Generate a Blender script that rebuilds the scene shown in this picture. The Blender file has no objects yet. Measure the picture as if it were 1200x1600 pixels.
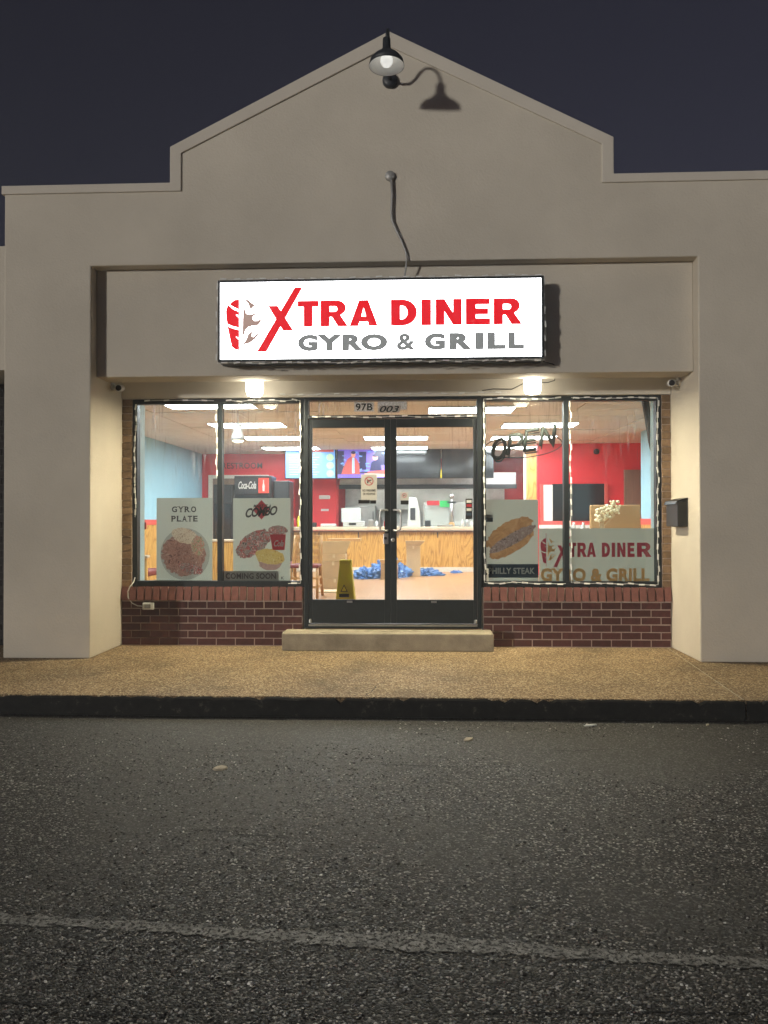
import bpy, math, random
from mathutils import Vector, Matrix, noise as mnoise
import numpy as np
from mathutils.geometry import tessellate_polygon
R = math.radians
random.seed(7)
sc = bpy.context.scene
col = sc.collection

# ------------------------------------------------------------------ camera, sky, sun, exposure
TH, PH, RO = R(2.4), R(0.62), R(0.1)
F = Vector((-math.sin(TH)*math.cos(PH), math.cos(TH)*math.cos(PH), math.sin(PH)))
RT = Vector((math.cos(TH), math.sin(TH), 0)); UP = RT.cross(F)
R2 = math.cos(RO)*RT - math.sin(RO)*UP; U2 = math.cos(RO)*UP + math.sin(RO)*RT
cam = bpy.data.cameras.new('camera'); cam.sensor_fit = 'VERTICAL'; cam.sensor_height = 36; cam.lens = 27
cam.clip_end = 2000; cam.clip_start = .05
co = bpy.data.objects.new('camera', cam); col.objects.link(co)
co.matrix_world = Matrix(((R2.x, U2.x, -F.x, .26), (R2.y, U2.y, -F.y, -8.4), (R2.z, U2.z, -F.z, 1.38), (0, 0, 0, 1)))
sc.camera = co

SUN_AZ, SUN_EL = R(39), R(5)          # a lamp standard far off to the left behind the viewer, low over the lot
world = bpy.data.worlds.new('World'); sc.world = world; world.use_nodes = True
wn = world.node_tree; bg = wn.nodes['Background']
sky = wn.nodes.new('ShaderNodeTexSky'); sky.sky_type = 'NISHITA'; sky.sun_disc = False
sky.sun_elevation = SUN_EL; sky.sun_rotation = R(180) + SUN_AZ
sky.dust_density = 1.0
hsv = wn.nodes.new('ShaderNodeHueSaturation'); hsv.inputs['Saturation'].default_value = .5
tint = wn.nodes.new('ShaderNodeMix'); tint.data_type = 'RGBA'; tint.blend_type = 'MULTIPLY'; tint.inputs[0].default_value = 1; tint.inputs[7].default_value = (.98, .85, 1.2, 1)
wn.links.new(sky.outputs[0], hsv.inputs['Color']); wn.links.new(hsv.outputs[0], tint.inputs[6]); wn.links.new(tint.outputs[2], bg.inputs['Color'])
bg.inputs['Strength'].default_value = 0.0135

sl = bpy.data.lights.new('sun', 'SUN'); sl.energy = 1.62; sl.angle = R(3); sl.color = (1, .96, .88)
so = bpy.data.objects.new('sun', sl); col.objects.link(so)
sdir = Vector((math.sin(SUN_AZ)*math.cos(SUN_EL), math.cos(SUN_AZ)*math.cos(SUN_EL), -math.sin(SUN_EL)))
so.rotation_euler = sdir.to_track_quat('-Z', 'Y').to_euler(); so.location = (-8, -12, 8)

vs = sc.view_settings; vs.view_transform = 'Standard'; vs.look = 'None'; vs.exposure = 0; vs.gamma = 1
sc.render.engine = 'CYCLES'
cy = sc.cycles; cy.max_bounces = 8; cy.diffuse_bounces = 4; cy.glossy_bounces = 3; cy.transmission_bounces = 4
cy.transparent_max_bounces = 16; cy.sample_clamp_indirect = 4; cy.caustics_reflective = False; cy.caustics_refractive = False
try:
    cy.use_denoising = True; cy.denoiser = 'OPENIMAGEDENOISE'
except Exception: pass

HAZE = .0055
# ------------------------------------------------------------------ materials
def srgb(r, g, b): return tuple(((c/255+.055)/1.055)**2.4 if c > 10 else c/255/12.92 for c in (r, g, b))
def newmat(name):
    m = bpy.data.materials.new(name); m.use_nodes = True
    nt = m.node_tree; return m, nt, nt.nodes['Principled BSDF']
def node(nt, t, **kw):
    n = nt.nodes.new('ShaderNode'+t)
    for k, v in kw.items():
        if k in n.inputs: n.inputs[k].default_value = v
        else: setattr(n, k, v)
    return n
def ramp(nt, src, stops):
    r = nt.nodes.new('ShaderNodeValToRGB'); e = r.color_ramp.elements
    while len(e) < len(stops): e.new(.5)
    for el, (p, c) in zip(e, stops):
        el.position = p; el.color = (*c, 1) if len(c) == 3 else c
    nt.links.new(src, r.inputs[0]); return r
def mat(name, c, rough=.6, metal=0, var=.0, scale=8, bump=0, bscale=80, emit=0, ecol=None, rnd=0, spec=.5, stretch=None, trans=0):
    """plain surface: base colour, cloudy variation, fine relief, per-object tone"""
    m, nt, p = newmat(name); L = nt.links.new
    p.inputs['Roughness'].default_value = rough; p.inputs['Metallic'].default_value = metal
    p.inputs['Specular IOR Level'].default_value = spec
    p.inputs['Base Color'].default_value = (*c, 1)
    geo = node(nt, 'NewGeometry'); pos = geo.outputs['Position']
    if stretch:
        mp = node(nt, 'Mapping'); mp.inputs['Scale'].default_value = stretch; L(pos, mp.inputs[0]); pos = mp.outputs[0]
    cout = None
    if var:
        n = node(nt, 'TexNoise', Scale=scale, Detail=5, Roughness=.6); L(pos, n.inputs['Vector'])
        lo = tuple(x*(1-var) for x in c); hi = tuple(min(1, x*(1+var)) for x in c)
        cout = ramp(nt, n.outputs['Fac'], [(.3, lo), (.7, hi)]).outputs[0]
    if rnd:
        oi = node(nt, 'ObjectInfo'); h = node(nt, 'HueSaturation')
        mr = node(nt, 'MapRange'); mr.inputs['To Min'].default_value = 1-rnd; mr.inputs['To Max'].default_value = 1+rnd
        L(oi.outputs['Random'], mr.inputs[0]); L(mr.outputs[0], h.inputs['Value'])
        if cout: L(cout, h.inputs['Color'])
        else: h.inputs['Color'].default_value = (*c, 1)
        cout = h.outputs[0]
    if cout: L(cout, p.inputs['Base Color'])
    if bump:
        n2 = node(nt, 'TexNoise', Scale=bscale, Detail=4, Roughness=.6); L(pos, n2.inputs['Vector'])
        b = node(nt, 'Bump', Strength=bump, Distance=.01); L(n2.outputs['Fac'], b.inputs['Height']); L(b.outputs[0], p.inputs['Normal'])
    if trans:
        t = node(nt, 'BsdfTranslucent'); mx = node(nt, 'MixShader'); mx.inputs[0].default_value = trans
        if cout: L(cout, t.inputs[0])
        else: t.inputs[0].default_value = (*c, 1)
        L(p.outputs[0], mx.inputs[1]); L(t.outputs[0], mx.inputs[2]); L(mx.outputs[0], nt.nodes['Material Output'].inputs[0])
    if emit:
        p.inputs['Emission Color'].default_value = (*(ecol or c), 1); p.inputs['Emission Strength'].default_value = emit
    return m

M = {}
M['stucco'] = mat('stucco', (.60, .55, .465), .9, var=.08, scale=1.1, bump=.4, bscale=48, spec=.2)
M['trim'] = mat('stucco_trim', (.61, .565, .49), .85, var=.05, scale=2, bump=.12, bscale=60, spec=.2)
M['mortar'] = mat('mortar', (.42, .34, .29), .95, var=.2, scale=12, bump=.4, bscale=120, spec=.1)
M['brick'] = mat('brick', (.085, .032, .03), .85, var=.25, scale=20, bump=.5, bscale=140, rnd=.22, spec=.2)
M['jamb'] = mat('tan_brick', (.22, .145, .085), .85, var=.25, scale=20, bump=.5, bscale=120, rnd=.3, spec=.2)
M['rowlock'] = mat('sill_brick', (.17, .07, .06), .8, var=.2, scale=20, bump=.4, bscale=130, rnd=.2, spec=.2)
M['alu'] = mat('black_aluminium', (.009, .013, .017), .45, var=.3, scale=6, bump=.03, bscale=200, spec=.3)
M['alu2'] = mat('dark_metal', (.03, .035, .04), .45, metal=.3)
M['steel'] = mat('brushed_steel', (.55, .55, .55), .3, metal=1, var=.1, scale=20)
M['steel_wall'] = mat('stainless_panel', (.60, .62, .62), .4, metal=.35, var=.3, scale=1.5, bump=.08, bscale=5)
M['white'] = mat('white_plastic', (.75, .76, .74), .4)
M['offwhite'] = mat('offwhite_plastic', (.46, .47, .45), .45, var=.06, scale=6)
M['led'] = mat('led_module_plastic', (.78, .78, .74), .5, rnd=.08)
M['black'] = mat('black_plastic', (.012, .012, .014), .4)
M['screen_off'] = mat('screen_off', (.008, .009, .011), .12)
M['concrete'] = mat('step_concrete', (.34, .30, .225), .9, var=.25, scale=5, bump=.4, bscale=60, spec=.2)
M['kerb'] = mat('black_kerb_paint', (.012, .011, .010), .75, var=.5, scale=9, bump=.6, bscale=40, spec=.3)
def kerb_mat():
    m, nt, p = newmat('black_kerb_paint'); L = nt.links.new; g = node(nt, 'NewGeometry')
    n = node(nt, 'TexNoise', Scale=13, Detail=6, Roughness=.7); L(g.outputs['Position'], n.inputs['Vector'])
    r = ramp(nt, n.outputs['Fac'], [(.35, (.006, .006, .006)), (.6, (.014, .013, .012)), (.68, (.06, .05, .04)), (.8, (.14, .115, .085))])
    L(r.outputs[0], p.inputs['Base Color']); p.inputs['Roughness'].default_value = .8; p.inputs['Specular IOR Level'].default_value = .2
    b = node(nt, 'Bump', Strength=.7, Distance=.01); L(n.outputs['Fac'], b.inputs['Height']); L(b.outputs[0], p.inputs['Normal']); return m
M['kerb'] = kerb_mat()
M['filler'] = mat('joint_filler', (.42, .37, .28), .9, var=.3, scale=20, bump=.4, bscale=50)
M['kerbcrack'] = mat('crack_tar', (.006, .006, .006), .9)
M['lampblack'] = mat('lamp_enamel_dark', (.02, .024, .03), .5)
M['enamel'] = mat('white_enamel', (.85, .85, .82), .35)
M['bulb'] = mat('frosted_bulb', (.8, .8, .78), .25, emit=.6, ecol=(1, 1, .95))
M['wire'] = mat('grey_wire', (.2, .2, .2), .5)
M['wire_dark'] = mat('dark_wire', (.03, .03, .03), .5)
M['conduit'] = mat('conduit_grey', (.36, .36, .35), .5, metal=.3, var=.2, scale=20)
M['sky_roof'] = mat('dark_roof_metal', (.06, .065, .075), .6, var=.1, scale=2)
# interior
M['blue'] = mat('pale_blue_paint', (.33, .60, .74), .7, var=.03, scale=2)
M['reveal'] = mat('pale_reveal_paint', (.50, .70, .74), .7, var=.03, scale=2)
M['red'] = mat('red_paint', (.80, .025, .04), .55, var=.05, scale=2)
M['redtrim'] = mat('red_rail_paint', (.70, .10, .08), .5)
M['cream'] = mat('cream_paint', (.72, .68, .58), .7)
M['tile'] = mat('ceiling_tile', (.78, .79, .77), .95, var=.08, scale=6, bump=.3, bscale=60, rnd=.05, spec=.1)
M['grid'] = mat('ceiling_grid', (.70, .68, .64), .6)
M['troffer'] = mat('troffer_lens', (.9, .9, .9), .5, emit=44, ecol=(.93, .98, 1))
M['yellow'] = mat('yellow_plastic', (.72, .60, .01), .4, var=.06, scale=4)
M['cardboard'] = mat('cardboard', (.50, .35, .20), .85, var=.12, scale=4, rnd=.12)
M['cardlight'] = mat('cardboard_inner', (.62, .50, .32), .85, var=.1, scale=4)
M['tarp'] = mat('blue_plastic_bag', (.07, .17, .40), .3, var=.45, scale=5, bump=.6, bscale=14)
M['chairwood'] = mat('varnished_wood', (.50, .28, .11), .4, var=.25, scale=6, stretch=(8, 8, 1))
M['maroon'] = mat('maroon_vinyl', (.20, .03, .04), .4)
M['beige'] = mat('counter_laminate', (.62, .50, .36), .45, var=.1, scale=15)
M['poster'] = mat('poster_board', (.46, .50, .43), .6, var=.04, scale=3, trans=.4)
M['ink'] = mat('black_ink', (.012, .012, .012), .6, trans=.45)
M['navy'] = mat('navy_ink', (.05, .09, .14), .6, trans=.4)
M['paleprint'] = mat('pale_print', (.88, .9, .86), .6, trans=.5)
M['purple'] = mat('maroon_ink', (.62, .07, .12), .6, trans=.5)
M['tan'] = mat('tan_ink', (.78, .45, .19), .6, trans=.5)
M['redink'] = mat('red_ink', (.62, .05, .07), .6, trans=.45)
M['flower'] = mat('cream_petals', (.80, .74, .50), .8, rnd=.15)
M['neon'] = mat('unlit_neon_tube', (.03, .037, .04), .6)
M['browndoor'] = mat('brown_door', (.24, .15, .10), .6, var=.15, scale=3, stretch=(6, 6, .6))
M['board'] = mat('brown_board', (.40, .24, .10), .7, var=.1, scale=3)
# the lit sign
M['signface'] = mat('lit_sign_face', (.9, .9, .9), .4, emit=8.5, ecol=(.97, .99, 1))
M['signred'] = mat('lit_red_vinyl', (.2, .004, .008), .5, emit=1, ecol=(.74, .002, .010))
M['signgrey'] = mat('lit_grey_vinyl', (.2, .2, .2), .4, emit=1, ecol=(.15, .16, .16))
M['signflame'] = mat('lit_flame_vinyl', (.3, .2, .17), .4, emit=1, ecol=(.30, .20, .17))
M['jar'] = mat('lit_jar_glass', (.9, .9, .9), .3, emit=15, ecol=(1, .93, .76))
M['leddisc'] = mat('lit_led_disc', (.9, .9, .9), .3, emit=3000, ecol=(1, .88, .60))

def glass_mat(name, streak):
    m, nt, p = newmat(name); L = nt.links.new
    out = nt.nodes['Material Output']; nt.nodes.remove(p)
    tr = node(nt, 'BsdfTransparent'); tr.inputs[0].default_value = (.93, .96, .95, 1)
    gl = node(nt, 'BsdfGlossy', Roughness=.01); fr = node(nt, 'Fresnel', IOR=1.5)
    mx = node(nt, 'MixShader'); L(fr.outputs[0], mx.inputs[0]); L(tr.outputs[0], mx.inputs[1]); L(gl.outputs[0], mx.inputs[2])
    last = mx
    if streak:   # dried drips and smears of condensation on the upper panes
        g = node(nt, 'NewGeometry'); mp = node(nt, 'Mapping'); mp.inputs['Scale'].default_value = (34, 1, 2.2); L(g.outputs['Position'], mp.inputs[0])
        n = node(nt, 'TexNoise', Scale=1, Detail=4, Roughness=.65); L(mp.outputs[0], n.inputs['Vector'])
        r1 = ramp(nt, n.outputs['Fac'], [(.52, (0, 0, 0)), (.72, (1, 1, 1))])
        n3 = node(nt, 'TexNoise', Scale=1.6, Detail=3); L(g.outputs['Position'], n3.inputs['Vector'])
        r3 = ramp(nt, n3.outputs['Fac'], [(.42, (0, 0, 0)), (.62, (1, 1, 1))])
        sp = node(nt, 'SeparateXYZ'); L(g.outputs['Position'], sp.inputs[0])
        mr = node(nt, 'MapRange'); mr.inputs['From Min'].default_value = 1.7; mr.inputs['From Max'].default_value = 2.6; mr.inputs['To Max'].default_value = streak
        L(sp.outputs['Z'], mr.inputs[0])
        a = node(nt, 'Math', operation='MULTIPLY'); L(r1.outputs[0], a.inputs[0]); L(r3.outputs[0], a.inputs[1])
        b = node(nt, 'Math', operation='MULTIPLY'); L(a.outputs[0], b.inputs[0]); L(mr.outputs[0], b.inputs[1])
        d = node(nt, 'BsdfTranslucent'); d.inputs[0].default_value = (.8, .8, .78, 1)
        m2 = node(nt, 'MixShader'); L(b.outputs[0], m2.inputs[0]); L(mx.outputs[0], m2.inputs[1]); L(d.outputs[0], m2.inputs[2]); last = m2
    L(last.outputs[0], out.inputs[0]); return m
M['glass'] = glass_mat('window_glass', .45)
M['clear'] = glass_mat('clear_glass', 0)
def guard_sheen_mat():
    m, nt, p = newmat('guard_glass_painted_sheen'); L = nt.links.new; tr = node(nt, 'BsdfTransparent'); d = node(nt, 'BsdfDiffuse'); d.inputs[0].default_value = (.6, .64, .60, 1)
    mx = node(nt, 'MixShader'); mx.inputs[0].default_value = .35; L(tr.outputs[0], mx.inputs[1]); L(d.outputs[0], mx.inputs[2]); L(mx.outputs[0], nt.nodes['Material Output'].inputs[0]); return m  # pale diffuse share stands in for reflections on the clear guard glass
M['guard_sheen'] = guard_sheen_mat()

def wood_mat():
    m, nt, p = newmat('oak_veneer'); L = nt.links.new
    g = node(nt, 'NewGeometry'); mp = node(nt, 'Mapping'); mp.inputs['Scale'].default_value = (3.2, 1, .55); L(g.outputs['Position'], mp.inputs[0])
    n = node(nt, 'TexNoise', Scale=1.3, Detail=2, Distortion=.5); L(mp.outputs[0], n.inputs['Vector'])
    mm = node(nt, 'Math', operation='MULTIPLY'); mm.inputs[1].default_value = 26; L(n.outputs['Fac'], mm.inputs[0])
    fr = node(nt, 'Math', operation='PINGPONG'); fr.inputs[1].default_value = 1; L(mm.outputs[0], fr.inputs[0])
    r = ramp(nt, fr.outputs[0], [(0, (.36, .17, .035)), (.35, (.58, .32, .075)), (1, (.66, .39, .11))])
    L(r.outputs[0], p.inputs['Base Color']); p.inputs['Roughness'].default_value = .4; return m
M['oak'] = wood_mat()

def floor_mat():
    m, nt, p = newmat('terracotta_floor'); L = nt.links.new
    g = node(nt, 'NewGeometry'); b = node(nt, 'TexBrick', Scale=1); b.offset = 0
    b.inputs['Color1'].default_value = (.40, .215, .10, 1); b.inputs['Color2'].default_value = (.36, .19, .088, 1); b.inputs['Mortar'].default_value = (.42, .28, .18, 1)
    b.inputs['Mortar Size'].default_value = .006; b.inputs['Brick Width'].default_value = .45; b.inputs['Row Height'].default_value = .45
    L(g.outputs['Position'], b.inputs['Vector']); L(b.outputs[0], p.inputs['Base Color']); p.inputs['Roughness'].default_value = .35; return m
M['floor'] = floor_mat()

def pavement_mat():
    m, nt, p = newmat('exposed_aggregate'); L = nt.links.new
    g = node(nt, 'NewGeometry'); pos = g.outputs['Position']
    v = node(nt, 'TexVoronoi', Scale=95); L(pos, v.inputs['Vector'])
    n = node(nt, 'TexNoise', Scale=1.1, Detail=6, Roughness=.65); L(pos, n.inputs['Vector'])
    n2 = node(nt, 'TexNoise', Scale=40, Detail=3); L(pos, n2.inputs['Vector'])
    sp = node(nt, 'SeparateColor'); L(v.outputs['Color'], sp.inputs[0])
    r1 = ramp(nt, sp.outputs[0], [(0, (.09, .06, .03)), (.45, (.24, .16, .085)), (.8, (.36, .26, .15)), (1, (.62, .52, .36))])
    r2 = ramp(nt, n.outputs['Fac'], [(.3, (.52, .52, .52)), (.5, (.95, .94, .92)), (.7, (1.18, 1.17, 1.15))])
    mx = node(nt, 'Mix', data_type='RGBA', blend_type='MULTIPLY'); mx.inputs[0].default_value = 1
    L(r1.outputs[0], mx.inputs[6]); L(r2.outputs[0], mx.inputs[7]); L(mx.outputs[2], p.inputs['Base Color'])
    p.inputs['Roughness'].default_value = .8; p.inputs['Specular IOR Level'].default_value = .25
    ad = node(nt, 'Math', operation='ADD'); L(v.outputs['Distance'], ad.inputs[0]); L(n2.outputs['Fac'], ad.inputs[1])
    b = node(nt, 'Bump', Strength=.5, Distance=.006); L(ad.outputs[0], b.inputs['Height']); L(b.outputs[0], p.inputs['Normal']); return m
M['pavement'] = pavement_mat()

def asphalt_mat():
    m, nt, p = newmat('asphalt'); L = nt.links.new
    g = node(nt, 'NewGeometry'); pos = g.outputs['Position']
    v = node(nt, 'TexVoronoi', Scale=105); L(pos, v.inputs['Vector'])
    v2 = node(nt, 'TexVoronoi', Scale=210); L(pos, v2.inputs['Vector'])
    n = node(nt, 'TexNoise', Scale=.55, Detail=6, Roughness=.6, Distortion=.6); L(pos, n.inputs['Vector'])
    s = node(nt, 'SeparateColor'); L(v.outputs['Color'], s.inputs[0])
    s2 = node(nt, 'SeparateColor'); L(v2.outputs['Color'], s2.inputs[0])
    r1 = ramp(nt, s.outputs[0], [(0, (.008, .0075, .007)), (.55, (.015, .0135, .011)), (.85, (.068, .062, .05)), (.93, (.22, .21, .19)), (1, (.5, .48, .44))])  # palest cells: light stones, with their glints put into the colour
    r2 = ramp(nt, s2.outputs[1], [(0, (.024, .022, .019)), (1, (.060, .056, .047))])
    spx = node(nt, 'SeparateXYZ'); L(pos, spx.inputs[0]); mry = node(nt, 'MapRange'); mry.inputs['From Min'].default_value = -2.6; mry.inputs['From Max'].default_value = -6; mry.inputs['To Min'].default_value = -.12; mry.inputs['To Max'].default_value = .14; L(spx.outputs['Y'], mry.inputs[0])
    nad = node(nt, 'Math', operation='ADD'); L(n.outputs['Fac'], nad.inputs[0]); L(mry.outputs[0], nad.inputs[1])
    wear = ramp(nt, nad.outputs[0], [(.40, (0, 0, 0)), (.56, (1, 1, 1))])     # fines worn away: stones show
    mx = node(nt, 'Mix', data_type='RGBA'); L(wear.outputs[0], mx.inputs[0]); L(r2.outputs[0], mx.inputs[6]); L(r1.outputs[0], mx.inputs[7])
    L(mx.outputs[2], p.inputs['Base Color'])
    rr = ramp(nt, s.outputs[1], [(0, (.35, .35, .35)), (.5, (.75, .75, .75))]); L(rr.outputs[0], p.inputs['Roughness'])
    p.inputs['Specular IOR Level'].default_value = .4
    a = node(nt, 'Math', operation='MULTIPLY'); L(v.outputs['Distance'], a.inputs[0]); L(wear.outputs[0], a.inputs[1])
    a2 = node(nt, 'Math', operation='MULTIPLY_ADD'); a2.inputs[1].default_value = .5; L(v2.outputs['Distance'], a2.inputs[0]); L(a.outputs[0], a2.inputs[2])
    b = node(nt, 'Bump', Strength=.7, Distance=.008, invert=True); L(a2.outputs[0], b.inputs['Height']); L(b.outputs[0], p.inputs['Normal']); return m
M['asphalt'] = asphalt_mat()
def line_mat():
    m, nt, p = newmat('worn_white_paint'); L = nt.links.new
    g = node(nt, 'NewGeometry'); n = node(nt, 'TexNoise', Scale=22, Detail=5, Roughness=.7); L(g.outputs['Position'], n.inputs['Vector'])
    r = ramp(nt, n.outputs['Fac'], [(.36, (.10, .098, .09)), (.5, (.22, .215, .20)), (.66, (.36, .355, .33))])
    L(r.outputs[0], p.inputs['Base Color']); p.inputs['Roughness'].default_value = .7
    n5 = node(nt, 'TexNoise', Scale=55, Detail=4, Roughness=.7); L(g.outputs['Position'], n5.inputs['Vector'])
    r5 = ramp(nt, n5.outputs['Fac'], [(.40, (1, 1, 1)), (.52, (0, 0, 0))]); tr = node(nt, 'BsdfTransparent'); mx = node(nt, 'MixShader')
    L(r5.outputs[0], mx.inputs[0]); L(p.outputs[0], mx.inputs[1]); L(tr.outputs[0], mx.inputs[2]); L(mx.outputs[0], nt.nodes['Material Output'].inputs[0]); return m
M['line'] = line_mat()

# ------------------------------------------------------------------ mesh helpers
class MB:
    def __init__(s): s.v = []; s.f = []
    def box(s, x0, x1, y0, y1, z0, z1):
        i = len(s.v); s.v += [(x0,y0,z0),(x1,y0,z0),(x1,y1,z0),(x0,y1,z0),(x0,y0,z1),(x1,y0,z1),(x1,y1,z1),(x0,y1,z1)]
        s.f += [tuple(i+k for k in q) for q in ((3,2,1,0),(4,5,6,7),(0,1,5,4),(1,2,6,5),(2,3,7,6),(3,0,4,7))]; return s
    def prism(s, pts, y0, y1):          # outline in x,z ; y0 is the face toward the street
        n = len(pts); i = len(s.v)
        s.v += [(x, y0, z) for x, z in pts] + [(x, y1, z) for x, z in pts]
        area = sum(pts[k][0]*pts[(k+1) % n][1]-pts[(k+1) % n][0]*pts[k][1] for k in range(n))
        o = range(n) if area > 0 else range(n-1, -1, -1); o = list(o)
        s.f += [tuple(i+k for k in o), tuple(i+n+k for k in reversed(o))]
        for k in range(n):
            a, b = o[k], o[(k+1) % n]; s.f.append((i+b, i+a, i+n+a, i+n+b))
        return s
    def flat(s, pts, y):
        n = len(pts); i = len(s.v); s.v += [(x, y, z) for x, z in pts]
        if n > 4:
            for t in tessellate_polygon([[Vector((x, z, 0)) for x, z in pts]]):
                (ax, az), (bx, bz), (cx, cz) = (pts[k] for k in t)
                s.f.append(tuple(i+k for k in (t if (bx-ax)*(cz-az)-(cx-ax)*(bz-az) > 0 else reversed(t))))
            return s
        area = sum(pts[k][0]*pts[(k+1) % n][1]-pts[(k+1) % n][0]*pts[k][1] for k in range(n))
        s.f.append(tuple(i+k for k in (range(n) if area > 0 else reversed(range(n))))); return s
    def tube(s, path, r, n=8):
        path = [Vector(p) for p in path]; i = len(s.v); a = None
        for k, p in enumerate(path):
            t0 = (path[k]-path[k-1]).normalized() if k else None
            t1 = (path[k+1]-path[k]).normalized() if k < len(path)-1 else None
            t = ((t0 or t1)+(t1 or t0))
            t = t.normalized() if t.length > 1e-6 else (t0 or t1)
            if a is None: a = t.cross(Vector((0,1,0)) if abs(t.y) < .9 else Vector((1,0,0)))
            a = (a-t*a.dot(t)).normalized(); b = t.cross(a)
            rr = r[k] if isinstance(r, (list, tuple)) else r
            for j in range(n):
                q = p+rr*(math.cos(2*math.pi*j/n)*a+math.sin(2*math.pi*j/n)*b); s.v.append(tuple(q))
        for k in range(len(path)-1):
            for j in range(n):
                a = i+k*n+j; b = i+k*n+(j+1) % n; s.f.append((a, b, b+n, a+n))
        s.f += [tuple(i+j for j in reversed(range(n))), tuple(i+(len(path)-1)*n+j for j in range(n))]; return s
    def lathe(s, prof, c, n=24, axis='z'):
        i = len(s.v)
        for r, h in prof:
            for j in range(n):
                a = 2*math.pi*j/n; x, y = r*math.cos(a), r*math.sin(a)
                s.v.append((c[0]+x, c[1]+y, c[2]+h) if axis == 'z' else ((c[0]+x, c[1]+h, c[2]+y) if axis == 'y' else (c[0]+h, c[1]+x, c[2]+y)))
        for k in range(len(prof)-1):
            for j in range(n):
                a = i+k*n+j; b = i+k*n+(j+1) % n; s.f.append((a, b, b+n, a+n))
        s.f += [tuple(i+j for j in reversed(range(n))), tuple(i+(len(prof)-1)*n+j for j in range(n))]
        return s
    def mesh(s, name, m, off=(0,0,0)):
        me = bpy.data.meshes.new(name); me.from_pydata([(a-off[0], b-off[1], c-off[2]) for a, b, c in s.v], [], s.f)
        me.materials.append(M[m] if isinstance(m, str) else m); me.validate(); return me

LOC = {}
def thing(name, label, cat, loc, group=None, kind=None):
    o = bpy.data.objects.new(name, None); col.objects.link(o); o.location = loc; o.empty_display_size = .1
    LOC[o] = loc; tag(o, label, cat, group, kind); return o
def tag(o, label=None, cat=None, group=None, kind=None):
    if label: o['label'] = label
    if cat: o['category'] = cat
    if group: o['group'] = group
    if kind: o['kind'] = kind
    return o
def put(name, mb, m, parent=None, bevel=0, smooth=False, label=None):
    """link one mesh; vertices are given in world space"""
    if parent is None:
        xs = np.array(mb.v); off = (float((xs[:,0].min()+xs[:,0].max())/2), float((xs[:,1].min()+xs[:,1].max())/2), float(xs[:,2].min()))
    else: off = LOC[parent]
    o = bpy.data.objects.new(name, mb.mesh(name, m, off)); col.objects.link(o)
    if parent is None: o.location = off
    else: o.parent = parent
    LOC[o] = off
    if bevel:
        b = o.modifiers.new('bevel', 'BEVEL'); b.width = bevel; b.segments = 2; b.limit_method = 'ANGLE'
    if smooth:
        for p in o.data.polygons: p.use_smooth = True
    if label: o['label'] = label
    return o
def place(name, me, parent, loc, rot=(0,0,0), scale=None):
    """a copy sharing mesh data at world position loc"""
    o = bpy.data.objects.new(name, me); col.objects.link(o); p = LOC[parent]
    o.parent = parent; o.location = (loc[0]-p[0], loc[1]-p[1], loc[2]-p[2]); o.rotation_euler = rot
    if scale: o.scale = scale
    return o
B = lambda *a: MB().box(*a)

def text_mb(body, x0, x1, z0, z1, y, offset=.03, space=1.05, shear=0, slope=0):
    """lettering fitted to a rectangle, facing the street"""
    c = bpy.data.curves.new('lettering', 'FONT'); c.body = body; c.offset = offset; c.space_character = space; c.shear = shear; c.resolution_u = 4
    o = bpy.data.objects.new('lettering', c); col.objects.link(o)
    dg = bpy.context.evaluated_depsgraph_get(); dg.update()
    me = bpy.data.meshes.new_from_object(o.evaluated_get(dg)); col.objects.unlink(o); bpy.data.objects.remove(o)
    v = np.array([t.co[:] for t in me.vertices]); lo = v.min(0); hi = v.max(0)
    mb = MB()
    for a in v:
        u = (a[0]-lo[0])/(hi[0]-lo[0]); w = (a[1]-lo[1])/(hi[1]-lo[1])
        x = x0+u*(x1-x0); mb.v.append((x, y, z0+w*(z1-z0)+slope*(x-x0)))
    mb.f = [tuple(p.vertices) for p in me.polygons]; return mb

# ------------------------------------------------------------------ the ground
g = MB(); g.v = [(-45,-45,-.15),(45,-45,-.15),(45,45,-.15),(-45,45,-.15)]; g.f = [(0,1,2,3)]
o = put('parking_lot_ground', g, 'asphalt'); tag(o, kind='structure')
# worn stall line crossing the lot
lm = MB(); N = 150
cl = [(-2.2,-5.46),(-1.36,-5.50),(-.59,-5.547),(.14,-5.60),(.42,-5.612),(.82,-5.647),(1.47,-5.69),(2.3,-5.75)]
def lerp(x, pts):
    for (a, b), (c, d) in zip(pts, pts[1:]):
        if x <= c: return b+(d-b)*(x-a)/(c-a)
    return pts[-1][1]
rw = random.Random(3)
for k in range(N+1):
    x = -2.2+4.5*k/N; y = lerp(x, cl)+.006*math.sin(x*5); w = .040+.008*math.sin(x*3.1+1)
    w += .014 if .1 < x < .4 else 0
    lm.v += [(x, y-w+rw.uniform(-.012,.012), -.1465), (x, y+w+rw.uniform(-.012,.012), -.1465)]
    if k: i = 2*k; lm.f.append((i-2, i, i+1, i-1))
o = put('parking_line', lm, 'line'); tag(o, kind='structure')
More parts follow.
